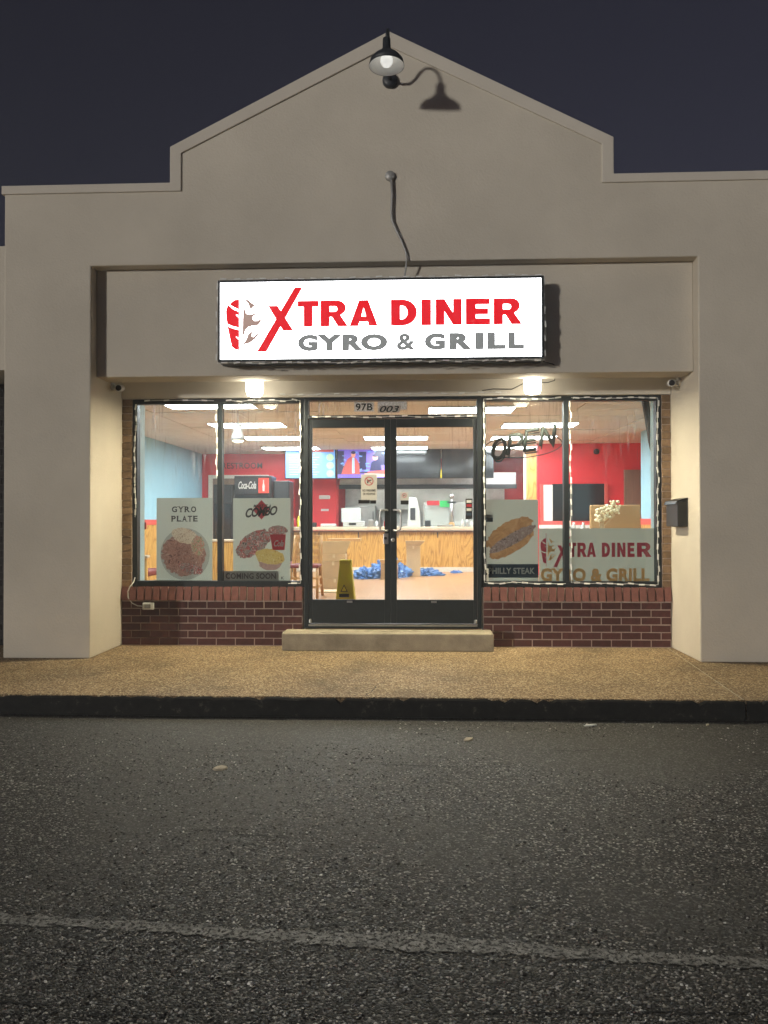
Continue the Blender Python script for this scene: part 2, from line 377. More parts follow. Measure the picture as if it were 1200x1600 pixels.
# stones standing proud of the worn binder, far too many to count
for k, c in enumerate(((.03,.028,.026),(.07,.066,.06),(.25,.24,.22),(.62,.60,.56))): M['stone%d' % k] = mat('asphalt_stone_%s' % ('dark','grey','pale','white')[k], c, .38, var=.2, scale=60)  # lightest classes are pale stones whose glints are also put into the colour
rs = np.random.RandomState(4); NS = 75000
px_ = rs.uniform(-3.6,4.0,NS); py_ = -6.5+4.0*rs.rand(NS)**1.25
keep = np.array([mnoise.noise((x*.55,y*.75,3.1))+.5*mnoise.noise((x*1.7,y*2.1,8.2))+.05-.16*(y+4.2)+.07*(x+.6) > rs.uniform(-.35,.45) for x, y in zip(px_,py_)])
px_, py_ = px_[keep], py_[keep]; n_ = len(px_)
rad = rs.uniform(.0028,.0078,n_)*np.where(rs.rand(n_) < .06, 1.5, 1); ht = rad*rs.uniform(.25,.7,n_); a0 = rs.uniform(0,6.28,n_); asp_ = rs.uniform(.55,1,n_)
ang = a0[:,None]+np.arange(5)[None]*2*np.pi/5+rs.uniform(-.25,.25,(n_,5)); rr_ = rad[:,None]*rs.uniform(.8,1.2,(n_,5))
lx, ly = rr_*np.cos(ang), rr_*np.sin(ang)*asp_[:,None]; tz = ht[:,None]*rs.uniform(.7,1.3,(n_,5))
ring0 = np.stack([px_[:,None]+lx, py_[:,None]+ly, np.full((n_,5),-.152)],2); ring1 = np.stack([px_[:,None]+lx*.62, py_[:,None]+ly*.62, -.15+tz],2)
sm = MB(); sm.v = np.concatenate([ring0,ring1],1).reshape(-1,3).tolist(); mi = []
cls = np.searchsorted([.45,.74,.92], rs.rand(n_))
for k in range(n_):
    i = 10*k
    for j in range(5): sm.f.append((i+j, i+(j+1)%5, i+5+(j+1)%5, i+5+j))
    sm.f.append((i+5,i+6,i+7,i+8,i+9)); mi += [int(cls[k])]*6
o = put('asphalt_stones', sm, 'stone0'); tag(o, 'loose pale and dark stones showing in the worn asphalt', 'gravel', kind='stuff')
for k in (1,2,3): o.data.materials.append(M['stone%d' % k])
if len(o.data.polygons) == len(mi): o.data.polygons.foreach_set('material_index', mi)
# pavement slabs with their joints
pv = bpy.data.objects.new('pavement', None); col.objects.link(pv); LOC[pv] = (0,0,0); tag(pv, kind='structure')
def slab(x0a, x1a, x0b, x1b):   # a: at the shop, b: at the kerb edge
    m = MB(); ya, yb = .3, -2.40; n = 60; rr = random.Random(x0b)
    top = []
    for k in range(n+1):
        x = x0b+(x1b-x0b)*k/n; top.append((x, yb+rr.uniform(-.006,.006)-(.012 if rr.random() < .08 else 0)*-1))
    m.v = [(x0a,ya,0),(x1a,ya,0)]+[(x,y,0) for x,y in reversed(top)]
    nn = len(m.v); m.v += [(x,y,-.16) for x,y,z in m.v]
    m.f = [tuple(reversed(range(nn))), tuple(range(nn,2*nn))]+[(k,(k+1)%nn,nn+(k+1)%nn,nn+k) for k in range(nn)]
    return put('slab', m, 'pavement', pv)
slab(-3.46,2.985,-3.40,2.755); slab(3.0,9,2.775,9); slab(-10,-3.475,-10,-3.415)
put('joint_filler', MB().prism([(0,0),(1,0),(1,1)],0,0) if False else (lambda m: (setattr(m,'v',[(2.985,.3,-.004),(3.0,.3,-.004),(2.775,-2.38,-.004),(2.755,-2.38,-.004),(-3.475,.3,-.004),(-3.46,.3,-.004),(-3.40,-2.38,-.004),(-3.415,-2.38,-.004)]), setattr(m,'f',[(3,2,1,0),(7,6,5,4)]), m)[2])(MB()), 'filler', pv)
cr = MB(); rc = random.Random(2); xx = -.16
for k in range(23):
    y = -2.39+.032*k; xx += rc.uniform(-.012,.022); w = .0035*(1-k/24)+.0008
    cr.v += [(xx-w,y,.0012),(xx+w,y,.0012)]
    if k: cr.f.append((2*k-2,2*k-1,2*k+1,2*k))
put('crack', cr, 'kerb', pv)
for x, y, w, d, rz, m_, lab in ((1.55,-2.62,.075,.018,.2,'white','long white paper scrap on the asphalt close to the kerb'),(.62,-3.02,.05,.03,.9,'filler','pair sized pale scrap of litter on the asphalt before the doors'),(2.42,-2.58,.03,.012,1.1,'filler','tiny pale leaf on the asphalt by the kerb joint'),(-.95,-3.7,.055,.045,.4,'filler','flat pale stone on the worn asphalt')):
    q = MB(); n = 7
    ring = [(x+w*math.cos(2*math.pi*k/n+.3)*random.uniform(.7,1)*math.cos(rz)-d*math.sin(2*math.pi*k/n+.3)*math.sin(rz), y+w*math.cos(2*math.pi*k/n+.3)*math.sin(rz)+d*math.sin(2*math.pi*k/n+.3)*math.cos(rz)) for k in range(n)]
    q.v = [(a, b, -.147) for a, b in ring]+[(x+(a-x)*.8, y+(b-y)*.8, -.140+random.uniform(0,.004)) for a, b in ring]
    q.f = [(k,(k+1)%n,n+(k+1)%n,n+k) for k in range(n)]+[tuple(range(n,2*n))]
    tag(put('scrap', q, m_), lab, 'scrap')
rk = random.Random(12)
for x, y, ln, dx in ((-1.5,-3.35,1.1,.10),(-.3,-3.55,1.3,-.05),(.9,-3.25,.9,.06),(-2.0,-5.9,1.6,-.15),(.2,-6.02,1.5,.08),(1.5,-4.4,.8,.25),(-.9,-4.6,.7,-.2)):
    q = MB(); n = 40; yy_ = y
    for k in range(n+1):
        yy_ += rk.uniform(-.010,.010)+dx/n; w = .0045*math.sin(math.pi*k/n)*rk.uniform(.2,1.3)+.0004
        q.v += [(x+ln*k/n, yy_-w, -.1482), (x+ln*k/n, yy_+w, -.1482)]
        if k: q.f.append((2*k-2,2*k,2*k+1,2*k-1))
    tag(put('asphalt_crack', q, 'kerbcrack'), kind='structure')
# black painted kerb face, slightly wavy and chipped at the top edge
def kerb(x0, x1, seed):
    m = MB(); n = 260; rr = random.Random(seed); ph = rr.random()*6
    for k in range(n+1):
        x = x0+(x1-x0)*k/n; w = .006*math.sin(x*1.7+ph)+rr.uniform(-.002,.002); t = -.004-abs(rr.gauss(0,.005))-(rr.uniform(.01,.03) if rr.random() < .07 else 0)
        m.v += [(x,-2.432+w,-.17),(x,-2.428+w,t-.012),(x,-2.414+w,t),(x,-2.39,t)]
        if k:
            i = 4*k; m.f += [(i-4,i,i+1,i-3),(i-3,i+1,i+2,i-2),(i-2,i+2,i+3,i-1)]
    o = put('kerb', m, 'kerb'); tag(o, kind='structure')
kerb(-10,2.759,1); kerb(2.769,9,2)

# ------------------------------------------------------------------ the diner building
bd = thing('diner_building', 'cream stucco diner front with stepped gable and glazed shopfront', 'building', (0,0,0))
W, T = 3.01, 3.947
wall = MB().prism([(-3.9,0),(-W,0),(-W,T),(W,T),(W,0),(9,0),(9,4.74),(2.19,4.74),(2.19,5.12),(0,6.215),(-2.19,5.12),(-2.19,4.74),(-3.9,4.74)], -.82, .08)
put('facade_wall', wall, 'stucco', bd, bevel=.012)
tr = MB().prism([(-3.925,4.683),(-2.085,4.683),(-2.085,5.064),(0,6.085),(2.085,5.064),(2.085,4.683),(9.02,4.683),(9.02,4.77),(2.2,4.77),(2.2,5.13),(0,6.235),(-2.2,5.13),(-2.2,4.77),(-3.925,4.77)], -.838, .06)
put('parapet_trim', tr, 'trim', bd, bevel=.008)
put('fascia_panel', B(-W+.001,W-.001,-.68,-.36,2.85,T+.03), 'stucco', bd, bevel=.008)
put('soffit', B(-W+.001,W-.001,-.37,.07,2.952,3.0), 'trim', bd)
put('lintel_beam', B(-W+.002,W-.002,-.012,.16,2.735,2.951), 'trim', bd, bevel=.006)

# brick walls under the windows, brick by brick
BL, CH = .212, .081
brick_me = MB().box(-.0995,.0995,-.05,.05,-.0345,.0345).mesh('brick','brick')
row_me = MB().box(-.035,.035,-.07,.07,-.075,.075).mesh('sill_brick','rowlock')
jamb_me = MB().box(-.056,.056,-.05,.05,-.036,.036).mesh('jamb_brick','jamb')
rb = random.Random(11)
def jit(a): return rb.uniform(-a,a)
def brick_wall(x0, x1, ph):
    w = put('brick_wall', B(x0+.003,x1-.003,.006,.14,0,.64), 'mortar', bd)
    for r in range(6):
        z = .004+CH*(r+.5); x = x0+((r+ph) % 2)*BL/2-BL
        while x < x1:
            a, b = max(x,x0), min(x+BL,x1)
            if b-a > .05:
                s = (b-a-.013)/.199
                place('brick', brick_me, w, ((a+b)/2, .05+jit(.002), z+jit(.001)), (jit(.006),jit(.006),jit(.008)), (s,1,1))
            x += BL
    n = round((x1-x0)/.088); st = (x1-x0)/n
    for k in range(n):
        place('brick', row_me, w, (x0+st*(k+.5), .045+jit(.003), .568+jit(.002)), (R(-8)+jit(.02),jit(.01),jit(.01)))
brick_wall(-W+.004,-.985,0); brick_wall(.985,W-.004,1)
def brick_jamb(x0, x1):
    w = put('brick_jamb', B(x0,x1,.02,.15,.642,2.733), 'mortar', bd)
    n = 26; st = (2.733-.642)/n
    for k in range(n):
        place('brick', jamb_me, w, ((x0+x1)/2+jit(.002), .055+jit(.004), .642+st*(k+.5)), (jit(.01),jit(.01),jit(.015)), ((x1-x0-.004)/.112,1,(st-.009)/.072))
brick_jamb(-W+.003,-2.90); brick_jamb(2.915,W-.003)

# shopfront frames, panes, doors
def frame_rect(m, x0, x1, z0, z1, t, y0, y1, b=None):
    b = b or t
    m.box(x0,x0+t,y0,y1,z0,z1).box(x1-t,x1,y0,y1,z0,z1).box(x0+t,x1-t,y0,y1,z1-t,z1).box(x0+t,x1-t,y0,y1,z0,z0+b)
def window(x0, x1, xm):
    m = MB(); frame_rect(m, x0, x1, .642, 2.733, .052, .03, .13, .068); m.box(xm-.027,xm+.027,.031,.129,.71,2.681)
    w = put('window', m, 'alu', bd, bevel=.003)
    for a, b in ((x0+.05,xm-.025),(xm+.025,x1-.05)):
        put('pane', B(a,b,.078,.084,.705,2.684), 'glass', w)
    return w
window(-2.898,-.972,-1.918); window(.972,2.912,1.895)
m = MB(); m.box(-.97,-.925,.0,.13,.2,2.733).box(.925,.97,.0,.13,.2,2.733).box(-.925,.925,.0,.13,2.498,2.535).box(-.925,.925,.0,.13,2.70,2.733)
df = put('door_frame', m, 'alu', bd, bevel=.003)
put('pane', B(-.925,.925,.06,.066,2.535,2.70), 'glass', df)
put('threshold', B(-.93,.93,-.02,.16,.2,.245), 'alu', df, bevel=.004); put('threshold_strip', B(-.92,.92,-.03,-.021,.225,.243), 'steel', df)
def door(x0, x1, side):
    m = MB(); z0, z1 = .252, 2.492
    st_o, st_i = .038, .066
    a, b = (x0+st_o, x1-st_i) if side < 0 else (x0+st_i, x1-st_o)
    m.box(x0,a,.01,.055,z0,z1).box(b,x1,.01,.055,z0,z1).box(a,b,.01,.055,2.40,z1).box(a,b,.01,.055,z0,.51)
    d = put('door', m, 'alu', bd, bevel=.004)
    put('pane', B(a,b,.03,.036,.51,2.40), 'glass', d)
    hx = (x1-.035) if side < 0 else (x0+.035); gx = hx+side*.075
    put('handle', MB().tube([(hx,.01,1.49),(hx,-.05,1.492),(hx+side*.02,-.07,1.492),(gx-side*.01,-.075,1.485),(gx,-.075,1.465),(gx,-.075,1.38),(gx,-.075,1.295),(gx-side*.01,-.075,1.275),(hx+side*.02,-.07,1.268),(hx,-.05,1.268),(hx,.01,1.27)], .011), 'steel', d, smooth=True)
    if side < 0:
        lk = put('lock', B(hx-.045,hx+.012,-.012,.01,1.12,1.235), 'steel', d, bevel=.006)
        put('keyhole', MB().lathe([(.016,0),(.016,-.01),(.008,-.012)],(hx-.02,-.012,1.185),16,'y'), 'alu2', lk)
    else:
        put('lock', MB().lathe([(.022,0),(.022,-.014),(.012,-.018)],(hx-.01,.01,1.165),20,'y'), 'steel', d)
    xc = (x0+x1)/2
    put('bottom_latch', B(xc-.03,xc+.03,.0,.01,.478,.498), 'steel', d)
    px = x0+.02 if side < 0 else x1-.02
    put('pivot', MB().lathe([(.018,0),(.018,.03),(.012,.035)],(px,-.012,.262),12), 'steel', d)
    return d
door(-.922,-.0205,-1); door(-.0195,.922,1)
put('astragal', B(-.028,-.012,.056,.066,.252,2.49), 'alu', df)

o = put('concrete_step', B(-1.165,1.07,-.315,.0,0,.19), 'concrete', bevel=.014); tag(o, 'plain concrete step block below the double glass doors', 'step')

# left neighbour, seen as a sliver past the corner pier
nb = thing('neighbour_shop', 'dark brick neighbouring shopfront beyond the left pier', 'building', (-5.2,0,0))
put('fascia', B(-7,-3.905,-.80,.05,2.91,4.17), 'stucco', nb)
M['darkbrick'] = mat('near_black_brick', (.018, .014, .014), .85, var=.3, scale=20, bump=.4, bscale=120, rnd=.3); M['darkmortar'] = mat('dark_mortar', (.05, .045, .042), .9)  # neighbour's brick and mortar, much darker than the diner's
dark_me = MB().box(-.0995,.0995,-.05,.05,-.0345,.0345).mesh('dark_brick','darkbrick')
nw = put('brick_wall', B(-7,-3.91,-.05,.08,0,2.9), 'darkmortar', nb)
for r in range(35):
    for k in range(3):
        place('brick', dark_me, nw, (-4.02-BL*k-(r%2)*BL/2, -.01, CH*(r+.5)))
put('roof', B(-7,-3.93,.3,4,4.2,4.46), 'sky_roof', nb)
put('roof', B(-3.92,-1.4,1.2,4,4.3,5.62), 'sky_roof', bd)

# ------------------------------------------------------------------ lit sign
def smap(u, v):   # logo drawing units to sign face
    return (-1.68+((330+u/4.444)-343)/505*3.17, 3.745-((430+v/4.444)-437.5)/124.5*.79)
CONE = [[(195,160),(195,232),(165,218),(132,198),(148,178),(172,165)],
 [(116,208),(128,202),(160,232),(195,246),(195,272),(176,268),(195,288),(195,358),(160,350),(116,333),(108,290),(106,240)],
 [(116,346),(160,364),(195,373),(195,428),(176,420),(195,440),(195,514),(168,507),(148,490),(136,440)],
 [(195.2,88),(202,88),(202,557),(195.2,557)]]
FLAME = [[(237,165),(262,165),(285,185),(310,205),(340,210),(300,215),(290,225),(297,240),(275,225),(262,190)],
 [(229,195),(240,230),(250,262),(275,268),(305,262),(330,258),(340,270),(318,268),(300,280),(293,295),(305,312),(330,312),(350,300),(375,297),(355,310),(350,325),(330,345),(300,345),(265,355),(245,375),(238,400),(222,435)],
 [(222,478),(250,440),(262,405),(290,385),(325,378),(295,395),(287,415),(300,425),(325,400),(345,390),(368,398),(340,402),(310,440),(275,465)],
 [(240,500),(255,496),(268,495),(255,507)]]
XBAR = [[(590,83),(647,83),(392,527),(324,527)]]; XARM = [[(402,210),(470,210),(582,384),(508,384)]]
def polys(lst, fn, y):
    m = MB()
    for p in lst: m.flat([fn(*q) for q in p], y)
    return m
sg = thing('shop_sign', 'white backlit box sign reading XTRA DINER GYRO & GRILL', 'sign', (-.095,-.68,2.95))
m = MB(); frame_rect(m, -1.69, 1.50, 2.945, 3.75, .022, -.922, -.70); m.box(-1.668,1.478,-.72,-.682,2.967,3.728)
put('cabinet', m, 'alu2', sg)
put('face', B(-1.668,1.478,-.915,-.905,2.967,3.728), 'signface', sg)
yl = -.918
put('cone_logo', polys(CONE, smap, yl), 'signred', sg); put('flame_logo', polys(FLAME, smap, yl), 'signflame', sg)
put('letter', polys(XBAR, smap, yl), 'signred', sg); put('letter', polys(XARM, smap, yl-.001), 'signred', sg)
def arc(cx, cz, rx, rz, a0, a1, n=10): return [(cx+rx*math.cos(R(a0+(a1-a0)*k/n)), cz+rz*math.sin(R(a0+(a1-a0)*k/n))) for k in range(n+1)]
HEAVY = {'T': ([(0,1),(0,.76),(.29,.76),(.29,0),(.71,0),(.71,.76),(1,.76),(1,1)], None), 'I': ([(0,0),(1,0),(1,1),(0,1)], None),
 'E': ([(0,0),(1,0),(1,.24),(.42,.24),(.42,.39),(.92,.39),(.92,.62),(.42,.62),(.42,.77),(.98,.77),(.98,1),(0,1)], None),
 'N': ([(0,0),(.34,0),(.34,.52),(.66,0),(1,0),(1,1),(.66,1),(.66,.48),(.34,1),(0,1)], None),
 'A': ([(0,0),(.31,0),(.36,.17),(.64,.17),(.69,0),(1,0),(.66,1),(.34,1)], [(.42,.37),(.58,.37),(.5,.70)]),
 'D': ([(0,0),(.45,0)]+arc(.45,.5,.55,.5,-90,90)+[(0,1)], [(.36,.25),(.44,.25)]+arc(.44,.5,.19,.25,-90,90)+[(.36,.75)]),
 'R': ([(0,0),(.34,0),(.34,.36),(.42,.36),(.64,0),(1.02,0),(.74,.43)]+arc(.62,.71,.32,.29,-60,90)+[(0,1)], [(.34,.57),(.52,.57)]+arc(.52,.67,.10,.10,-90,90,6)+[(.34,.77)])}
from mathutils.geometry import tessellate_polygon
def heavy_mb(c, x0, x1, z0, z1, y):
    o, h = HEAVY[c]; loops = [[Vector((a, b, 0)) for a, b in o]]+([[Vector((a, b, 0)) for a, b in h]] if h else [])
    m = MB(); m.v = [(x0+p.x*(x1-x0), y, z0+p.y*(z1-z0)) for l in loops for p in l]
    for t in tessellate_polygon(loops):
        a, b, c_ = (m.v[k] for k in t); cr = (b[0]-a[0])*(c_[2]-a[2])-(c_[0]-a[0])*(b[2]-a[2])
        m.f.append(tuple(t) if cr > 0 else tuple(reversed(t)))
    return m
def sx(u): return -1.668+(u-37)/1108*3.146
for t, a, b in (('T',310,378),('R',390,478),('A',490,583),('D',633,718),('I',737,766),('N',787,871),('E',890,968),('R',985,1075)):
    put('letter', heavy_mb(t, sx(a-3), sx(b+3), 3.281, 3.538, yl), 'signred', sg)
for t, a, b in (('G',310,376),('Y',374,462),('R',464,535),('O',528,617),('&',652,714),('G',748,815),('R',833,908),('I',921,946),('L',962,1022),('L',1034,1084)):
    put('letter', text_mb(t, sx(a-2), sx(b+2), 3.04, 3.205, yl, .034 if t == '&' else .066), 'signgrey', sg)

# ------------------------------------------------------------------ strings of small led modules
mod_me = MB().box(-.031,.031,-.005,.005,-.0075,.0075).mesh('led_module','led')
rl = random.Random(5)
def led_string(label, path, y, step=.115, wire='white'):
    p0 = path[0]; t = thing('led_string', label, 'led string', (p0[0], y, p0[1]), 'led module strings round the shopfront')
    w = [];
    for (x0,z0),(x1,z1) in zip(path, path[1:]):
        L_ = math.hypot(x1-x0, z1-z0); n = max(1, int(L_/step)); a = math.atan2(z1-z0, x1-x0)
        for k in range(n):
            f = (k+.5)/n; x = x0+(x1-x0)*f+rl.uniform(-.008,.008); z = z0+(z1-z0)*f+rl.uniform(-.008,.008)
            place('led_module', mod_me, t, (x, y-.008, z), (rl.uniform(-.3,.3), -a+rl.gauss(0,.09), 0))
            w.append((x, y, z))
        w.append((x1, y, z1))
    put('wire', MB().tube(w, .003, 5), wire, t)
led_string('row of white led modules down the left edge of the GYRO PLATE pane', [(-2.86,2.70),(-2.865,1.42)], .02)
led_string('white led modules hung down the mullion beside the GYRO PLATE poster', [(-1.945,2.70),(-1.95,1.85)], .02)
led_string('white led modules round the pane with the COMBO poster', [(-1.88,2.705),(-1.02,2.705),(-1.015,.69),(-1.15,.685)], .02)
led_string('line of led modules above the GYRO PLATE pane', [(-2.84,2.71),(-1.98,2.71)], .02, .2)
led_string('row of led modules along the head of the double doors', [(-.92,2.515),(.92,2.515)], -.008, .135)
led_string('white led modules round the pane with the PHILLY STEAK poster', [(1.86,2.705),(1.0,2.705),(1.005,.70),(1.88,.69)], .02)
led_string('white led modules round the pane with the shop banner', [(1.935,2.70),(1.94,.70),(2.87,.68),(2.875,2.70),(1.95,2.712)], .02)
led_string('led modules outlining the lit box sign', [(-1.70,3.762),(1.51,3.762),(1.512,2.935),(-1.70,2.932),(-1.702,3.76)], -.90, .125)
led_string('loose line of led modules along the lintel above the doors', [(-1.3,2.765),(1.25,2.77)], -.02, .19)

# ------------------------------------------------------------------ outside fittings
def jar(x, label):
    t = thing('jar_light', label, 'lamp', (x,-.35,2.70), 'jar lights under the soffit')
    put('cap', MB().lathe([(.03,.252),(.075,.245),(.082,.225),(.082,.165),(.07,.15)],(x,-.35,2.70)), 'white', t, smooth=True)
    put('glass_jar', MB().lathe([(.068,.152),(.09,.14),(.093,.09),(.088,.035),(.076,.004),(.074,0)],(x,-.35,2.70)), 'jar', t, smooth=True)
    put('led_disc', MB().lathe([(.055,-.0004),(.055,-.0009)],(x,-.35,2.70)), 'leddisc', t)
jar(-1.445, 'lit jar light under the soffit above the COMBO poster'); jar(1.475, 'lit jar light under the soffit above the OPEN sign')

gl = thing('gooseneck_lamp', 'dark gooseneck barn lamp at the gable peak', 'lamp', (0,-.82,5.74))
put('wall_plate', MB().lathe([(.075,0),(.075,-.03),(.06,-.045),(.02,-.05)],(.01,-.82,5.74),24,'y'), 'lampblack', gl, smooth=True)
put('arm', MB().tube([(.01,-.85,5.74),(.01,-.98,5.725),(.01,-1.06,5.735),(.01,-1.13,5.785),(.01,-1.19,5.86),(.01,-1.26,5.91),(.01,-1.34,5.915),(.008,-1.41,5.88),(.004,-1.445,5.82),(.002,-1.45,5.77)], .014), 'lampblack', gl, smooth=True)
sh = put('shade', MB().lathe([(.02,.26),(.035,.25),(.037,.16),(.05,.145),(.06,.125),(.11,.095),(.15,.05),(.162,.0),(.158,.0),(.145,.045),(.105,.088),(.05,.115),(.01,.12)],(0,-1.45,5.52),32), 'lampblack', gl, smooth=True)
sh.data.materials.append(M['enamel'])
for p in sh.data.polygons:
    if p.index >= 8*32 and p.index < 12*32: p.material_index = 1
put('bulb', MB().lathe([(.02,.11),(.04,.09),(.055,.06),(.055,.03),(.04,.005),(.015,-.005)],(0,-1.45,5.52),20), 'bulb', gl, smooth=True)

cd = thing('sign_conduit', 'grey flexible conduit running down the gable to the sign', 'conduit', (.17,-.82,3.96))
put('junction_box', MB().lathe([(.05,0),(.05,-.02),(.045,-.03),(.01,-.034)],(.01,-.82,4.79),24,'y'), 'conduit', cd, smooth=True)
put('pipe', MB().tube([(.022,-.85,4.75),(.03,-.85,4.6),(.022,-.85,4.42),(.028,-.85,4.34),(.07,-.85,4.24),(.12,-.85,4.14),(.165,-.85,4.02),(.172,-.85,3.96),(.17,-.84,3.93),(.15,-.80,3.80),(.13,-.78,3.74)], [.013]*5+[.009]*6), 'conduit', cd, smooth=True)

def camera_unit(x, s, label):
    y, z = -.33, 2.80
    t = thing('security_camera', label, 'camera', (x, y, z), 'security cameras beside the shopfront')
    put('base', MB().lathe([(.045,0),(.045,s*.02),(.03,s*.03)],(x,y+.06,z+.03),20,'x'), 'white', t, smooth=True)
    put('arm', MB().tube([(x+s*.02,y+.06,z+.03),(x+s*.08,y+.05,z+.03),(x+s*.10,y+.03,z+.015)], .014), 'white', t, smooth=True)
    b = put('body', MB().tube([(x+s*.085,y+.10,z+.015),(x+s*.11,y-.02,z-.005),(x+s*.118,y-.06,z-.01)], [.036,.038,.038], 16), 'white', t, smooth=True)
    put('lens', MB().tube([(x+s*.118,y-.061,z-.01),(x+s*.119,y-.066,z-.011)], .03, 16), 'black', b)
camera_unit(-W, 1, 'white bullet camera on the left pier under the soffit'); camera_unit(W, -1, 'white bullet camera on the right pier above the mailbox')

mbx = thing('mailbox', 'black metal mailbox on the inner face of the right pier', 'mailbox', (W,-.33,1.30))
def yz_prism(pts, x0, x1):
    q = MB().prism(pts, x0, x1); q.v = [(b, a, c) for a, b, c in q.v]; q.f = [tuple(reversed(f)) for f in q.f]; return q
put('box', yz_prism([(-.50,1.31),(-.15,1.31),(-.15,1.57),(-.50,1.57)], W-.105, W-.001), 'black', mbx, bevel=.006)
put('lid', MB().prism([(W-.125,1.535),(W-.12,1.56),(W-.06,1.592),(W-.002,1.605),(W-.002,1.572),(W-.11,1.572)], -.51, -.14), 'black', mbx, bevel=.004)

ob = thing('outlet_box', 'white outdoor outlet box on the brick under the window', 'outlet', (-2.70,0,.44))
put('box', B(-2.76,-2.635,-.045,.0,.40,.475), 'white', ob, bevel=.006); put('cover', B(-2.735,-2.665,-.052,-.0455,.415,.46), 'wire', ob, bevel=.003)
cbl = put('power_cord', MB().tube([(-2.765,-.02,.435),(-2.82,-.022,.44),(-2.88,-.025,.47),(-2.925,-.025,.53),(-2.92,-.05,.60),(-2.89,-.06,.655),(-2.865,-.02,.70),(-2.862,.015,.75)], .006, 6), 'white', smooth=True)
tag(cbl, 'white cord looping from outlet box up to the window', 'cord')
for lab, path in (('thin cable drooping along the lintel by the jar light', [(.98,-.02,2.79),(1.1,-.03,2.805),(1.3,-.03,2.80),(1.42,-.2,2.84)]),
                  ('tangled thin cable hanging off the sign corner', [(1.56,-.3,2.82),(1.66,-.2,2.84),(1.74,-.15,2.87),(1.72,-.3,2.93),(1.78,-.4,2.96),(1.68,-.6,2.93),(1.62,-.72,2.93),(1.52,-.75,2.95)])):
    pts = [Vector(p) for p in path]
    o = put('cable', MB().tube(path, .005, 6), 'wire_dark', smooth=True); tag(o, lab, 'cable')

# ------------------------------------------------------------------ the room
FZ, CZ, XL, XR, YB = .25, 2.95, -4.78, 4.26, 9.6
def setting(name, mb, m): o = put(name, mb, m); tag(o, kind='structure'); return o
setting('floor', B(XL-.1,6.5,.16,12.1,.1,FZ), 'floor')
setting('wall_left', B(XL-.1,XL,.3,12,FZ,CZ+.1), 'blue')
setting('wall_front_left', B(XL,-2.90,.16,.42,FZ,CZ+.1), 'reveal')
setting('wall_front_right', B(2.915,XR,.16,.42,FZ,CZ+.1), 'reveal')
setting('wall_front_header', B(-2.899,2.914,.165,.20,2.74,CZ+.1), 'cream')
for a, b in ((-2.899,-.975),(.975,2.914)): setting('wall_under_window', B(a,b,.15,.22,FZ-.1,.66), 'cream')
setting('wall_right', B(XR,XR+.1,.3,5.45,FZ,CZ+.1), 'blue')
setting('wall_back_left', B(XL,-2.6,9.5,9.6,FZ,CZ+.1), 'red')
setting('wall_back', B(-2.6,6.5,11.3,11.4,FZ,CZ+.1), 'red')
setting('wall_far_right', B(6.4,6.5,5.45,11.3,FZ,CZ+.1), 'red')
rw_ = MB(); a = [(3.85,9.65),(4.98,7.7),(5.08,7.76),(3.95,9.71)]
rw_.v = [(x,y,FZ) for x,y in a]+[(x,y,CZ+.1) for x,y in a]; rw_.f = [(3,2,1,0),(4,5,6,7),(0,1,5,4),(1,2,6,5),(2,3,7,6),(3,0,4,7)]
setting('wall_angled', rw_, 'red')
setting('wall_return', B(4.36,6.5,5.35,5.45,FZ,CZ+.1), 'red'); setting('wall_return', B(-2.70,-2.6,9.6,11.4,FZ,CZ+.1), 'red')
# ceiling: panel grid
ce = setting('ceiling', B(XL,6.5,.17,11.4,CZ+.012,CZ+.11), 'grid')
LIGHTS = [(-2.54,1.9),(1.04,2.55),(-2.5,4.1),(2.29,4.36),(-2.4,6.1),(-.12,6.2),(2.3,6.3),(-2.45,8.15),(2.35,8.35),(-.1,8.25)]
tile_me = MB().box(-.60,.60,-.298,.298,0,.015).mesh('ceiling_tile','tile')
yy = .5
while yy < 11.2:
    x = XL+.61
    while x < 6.3:
        if not any(abs(x-a) < 1.15 and abs(yy-b) < .5 for a, b in LIGHTS):
            place('ceiling_tile', tile_me, ce, (x, yy, CZ))
        x += 1.22
    yy += .61
frm = MB(); frm.box(-.61,.61,-.305,-.29,0,.03).box(-.61,.61,.29,.305,0,.03).box(-.61,-.595,-.29,.29,0,.03).box(.595,.61,-.29,.29,0,.03)
frm_me = frm.mesh('frame','white'); len_me = MB().box(-.595,.595,-.29,.29,.008,.02).mesh('lens','troffer')
LL = ['lit ceiling panel just inside the glass above the GYRO PLATE poster', 'lit ceiling panel seen through the transom right of number 97B', 'lit ceiling panel behind the hanging pendant lamp', 'lit ceiling panel above the unlit OPEN sign and serving window',
 'lit ceiling panel in front of the drinks coolers, second before the red wall', 'lit ceiling panel in front of the screen showing a programme', 'lit ceiling panel in front of the oak faced post', 'lit ceiling panel over the drinks coolers beside the red wall', 'lit ceiling panel over the counter end by the oak post', 'lit ceiling panel over the middle of the counter at the screens']
for i, (x, y) in enumerate(LIGHTS):
    t = thing('ceiling_light', LL[i], 'ceiling light', (x,y,CZ-.012), 'ceiling panels inside the diner')
    place('frame', frm_me, t, (x,y,CZ-.012)); place('lens', len_me, t, (x,y,CZ-.012))
# chair rails and wainscot
for nm, bx_ in (('chair_rail', (XL,XL+.03,.45,9.4,1.30,1.40)),): setting('wall_rail', B(*bx_), 'redtrim')
setting('wall_rail', B(-3.02,-2.885,.421,.45,1.28,1.36), 'redtrim'); setting('wall_rail', B(XR-.03,XR,.45,5.4,1.30,1.40), 'redtrim')
setting('wainscot', B(XL,XL+.02,.45,9.4,FZ,1.30), 'oak'); setting('wainscot', B(XR-.02,XR,.45,5.4,FZ,1.30), 'oak')

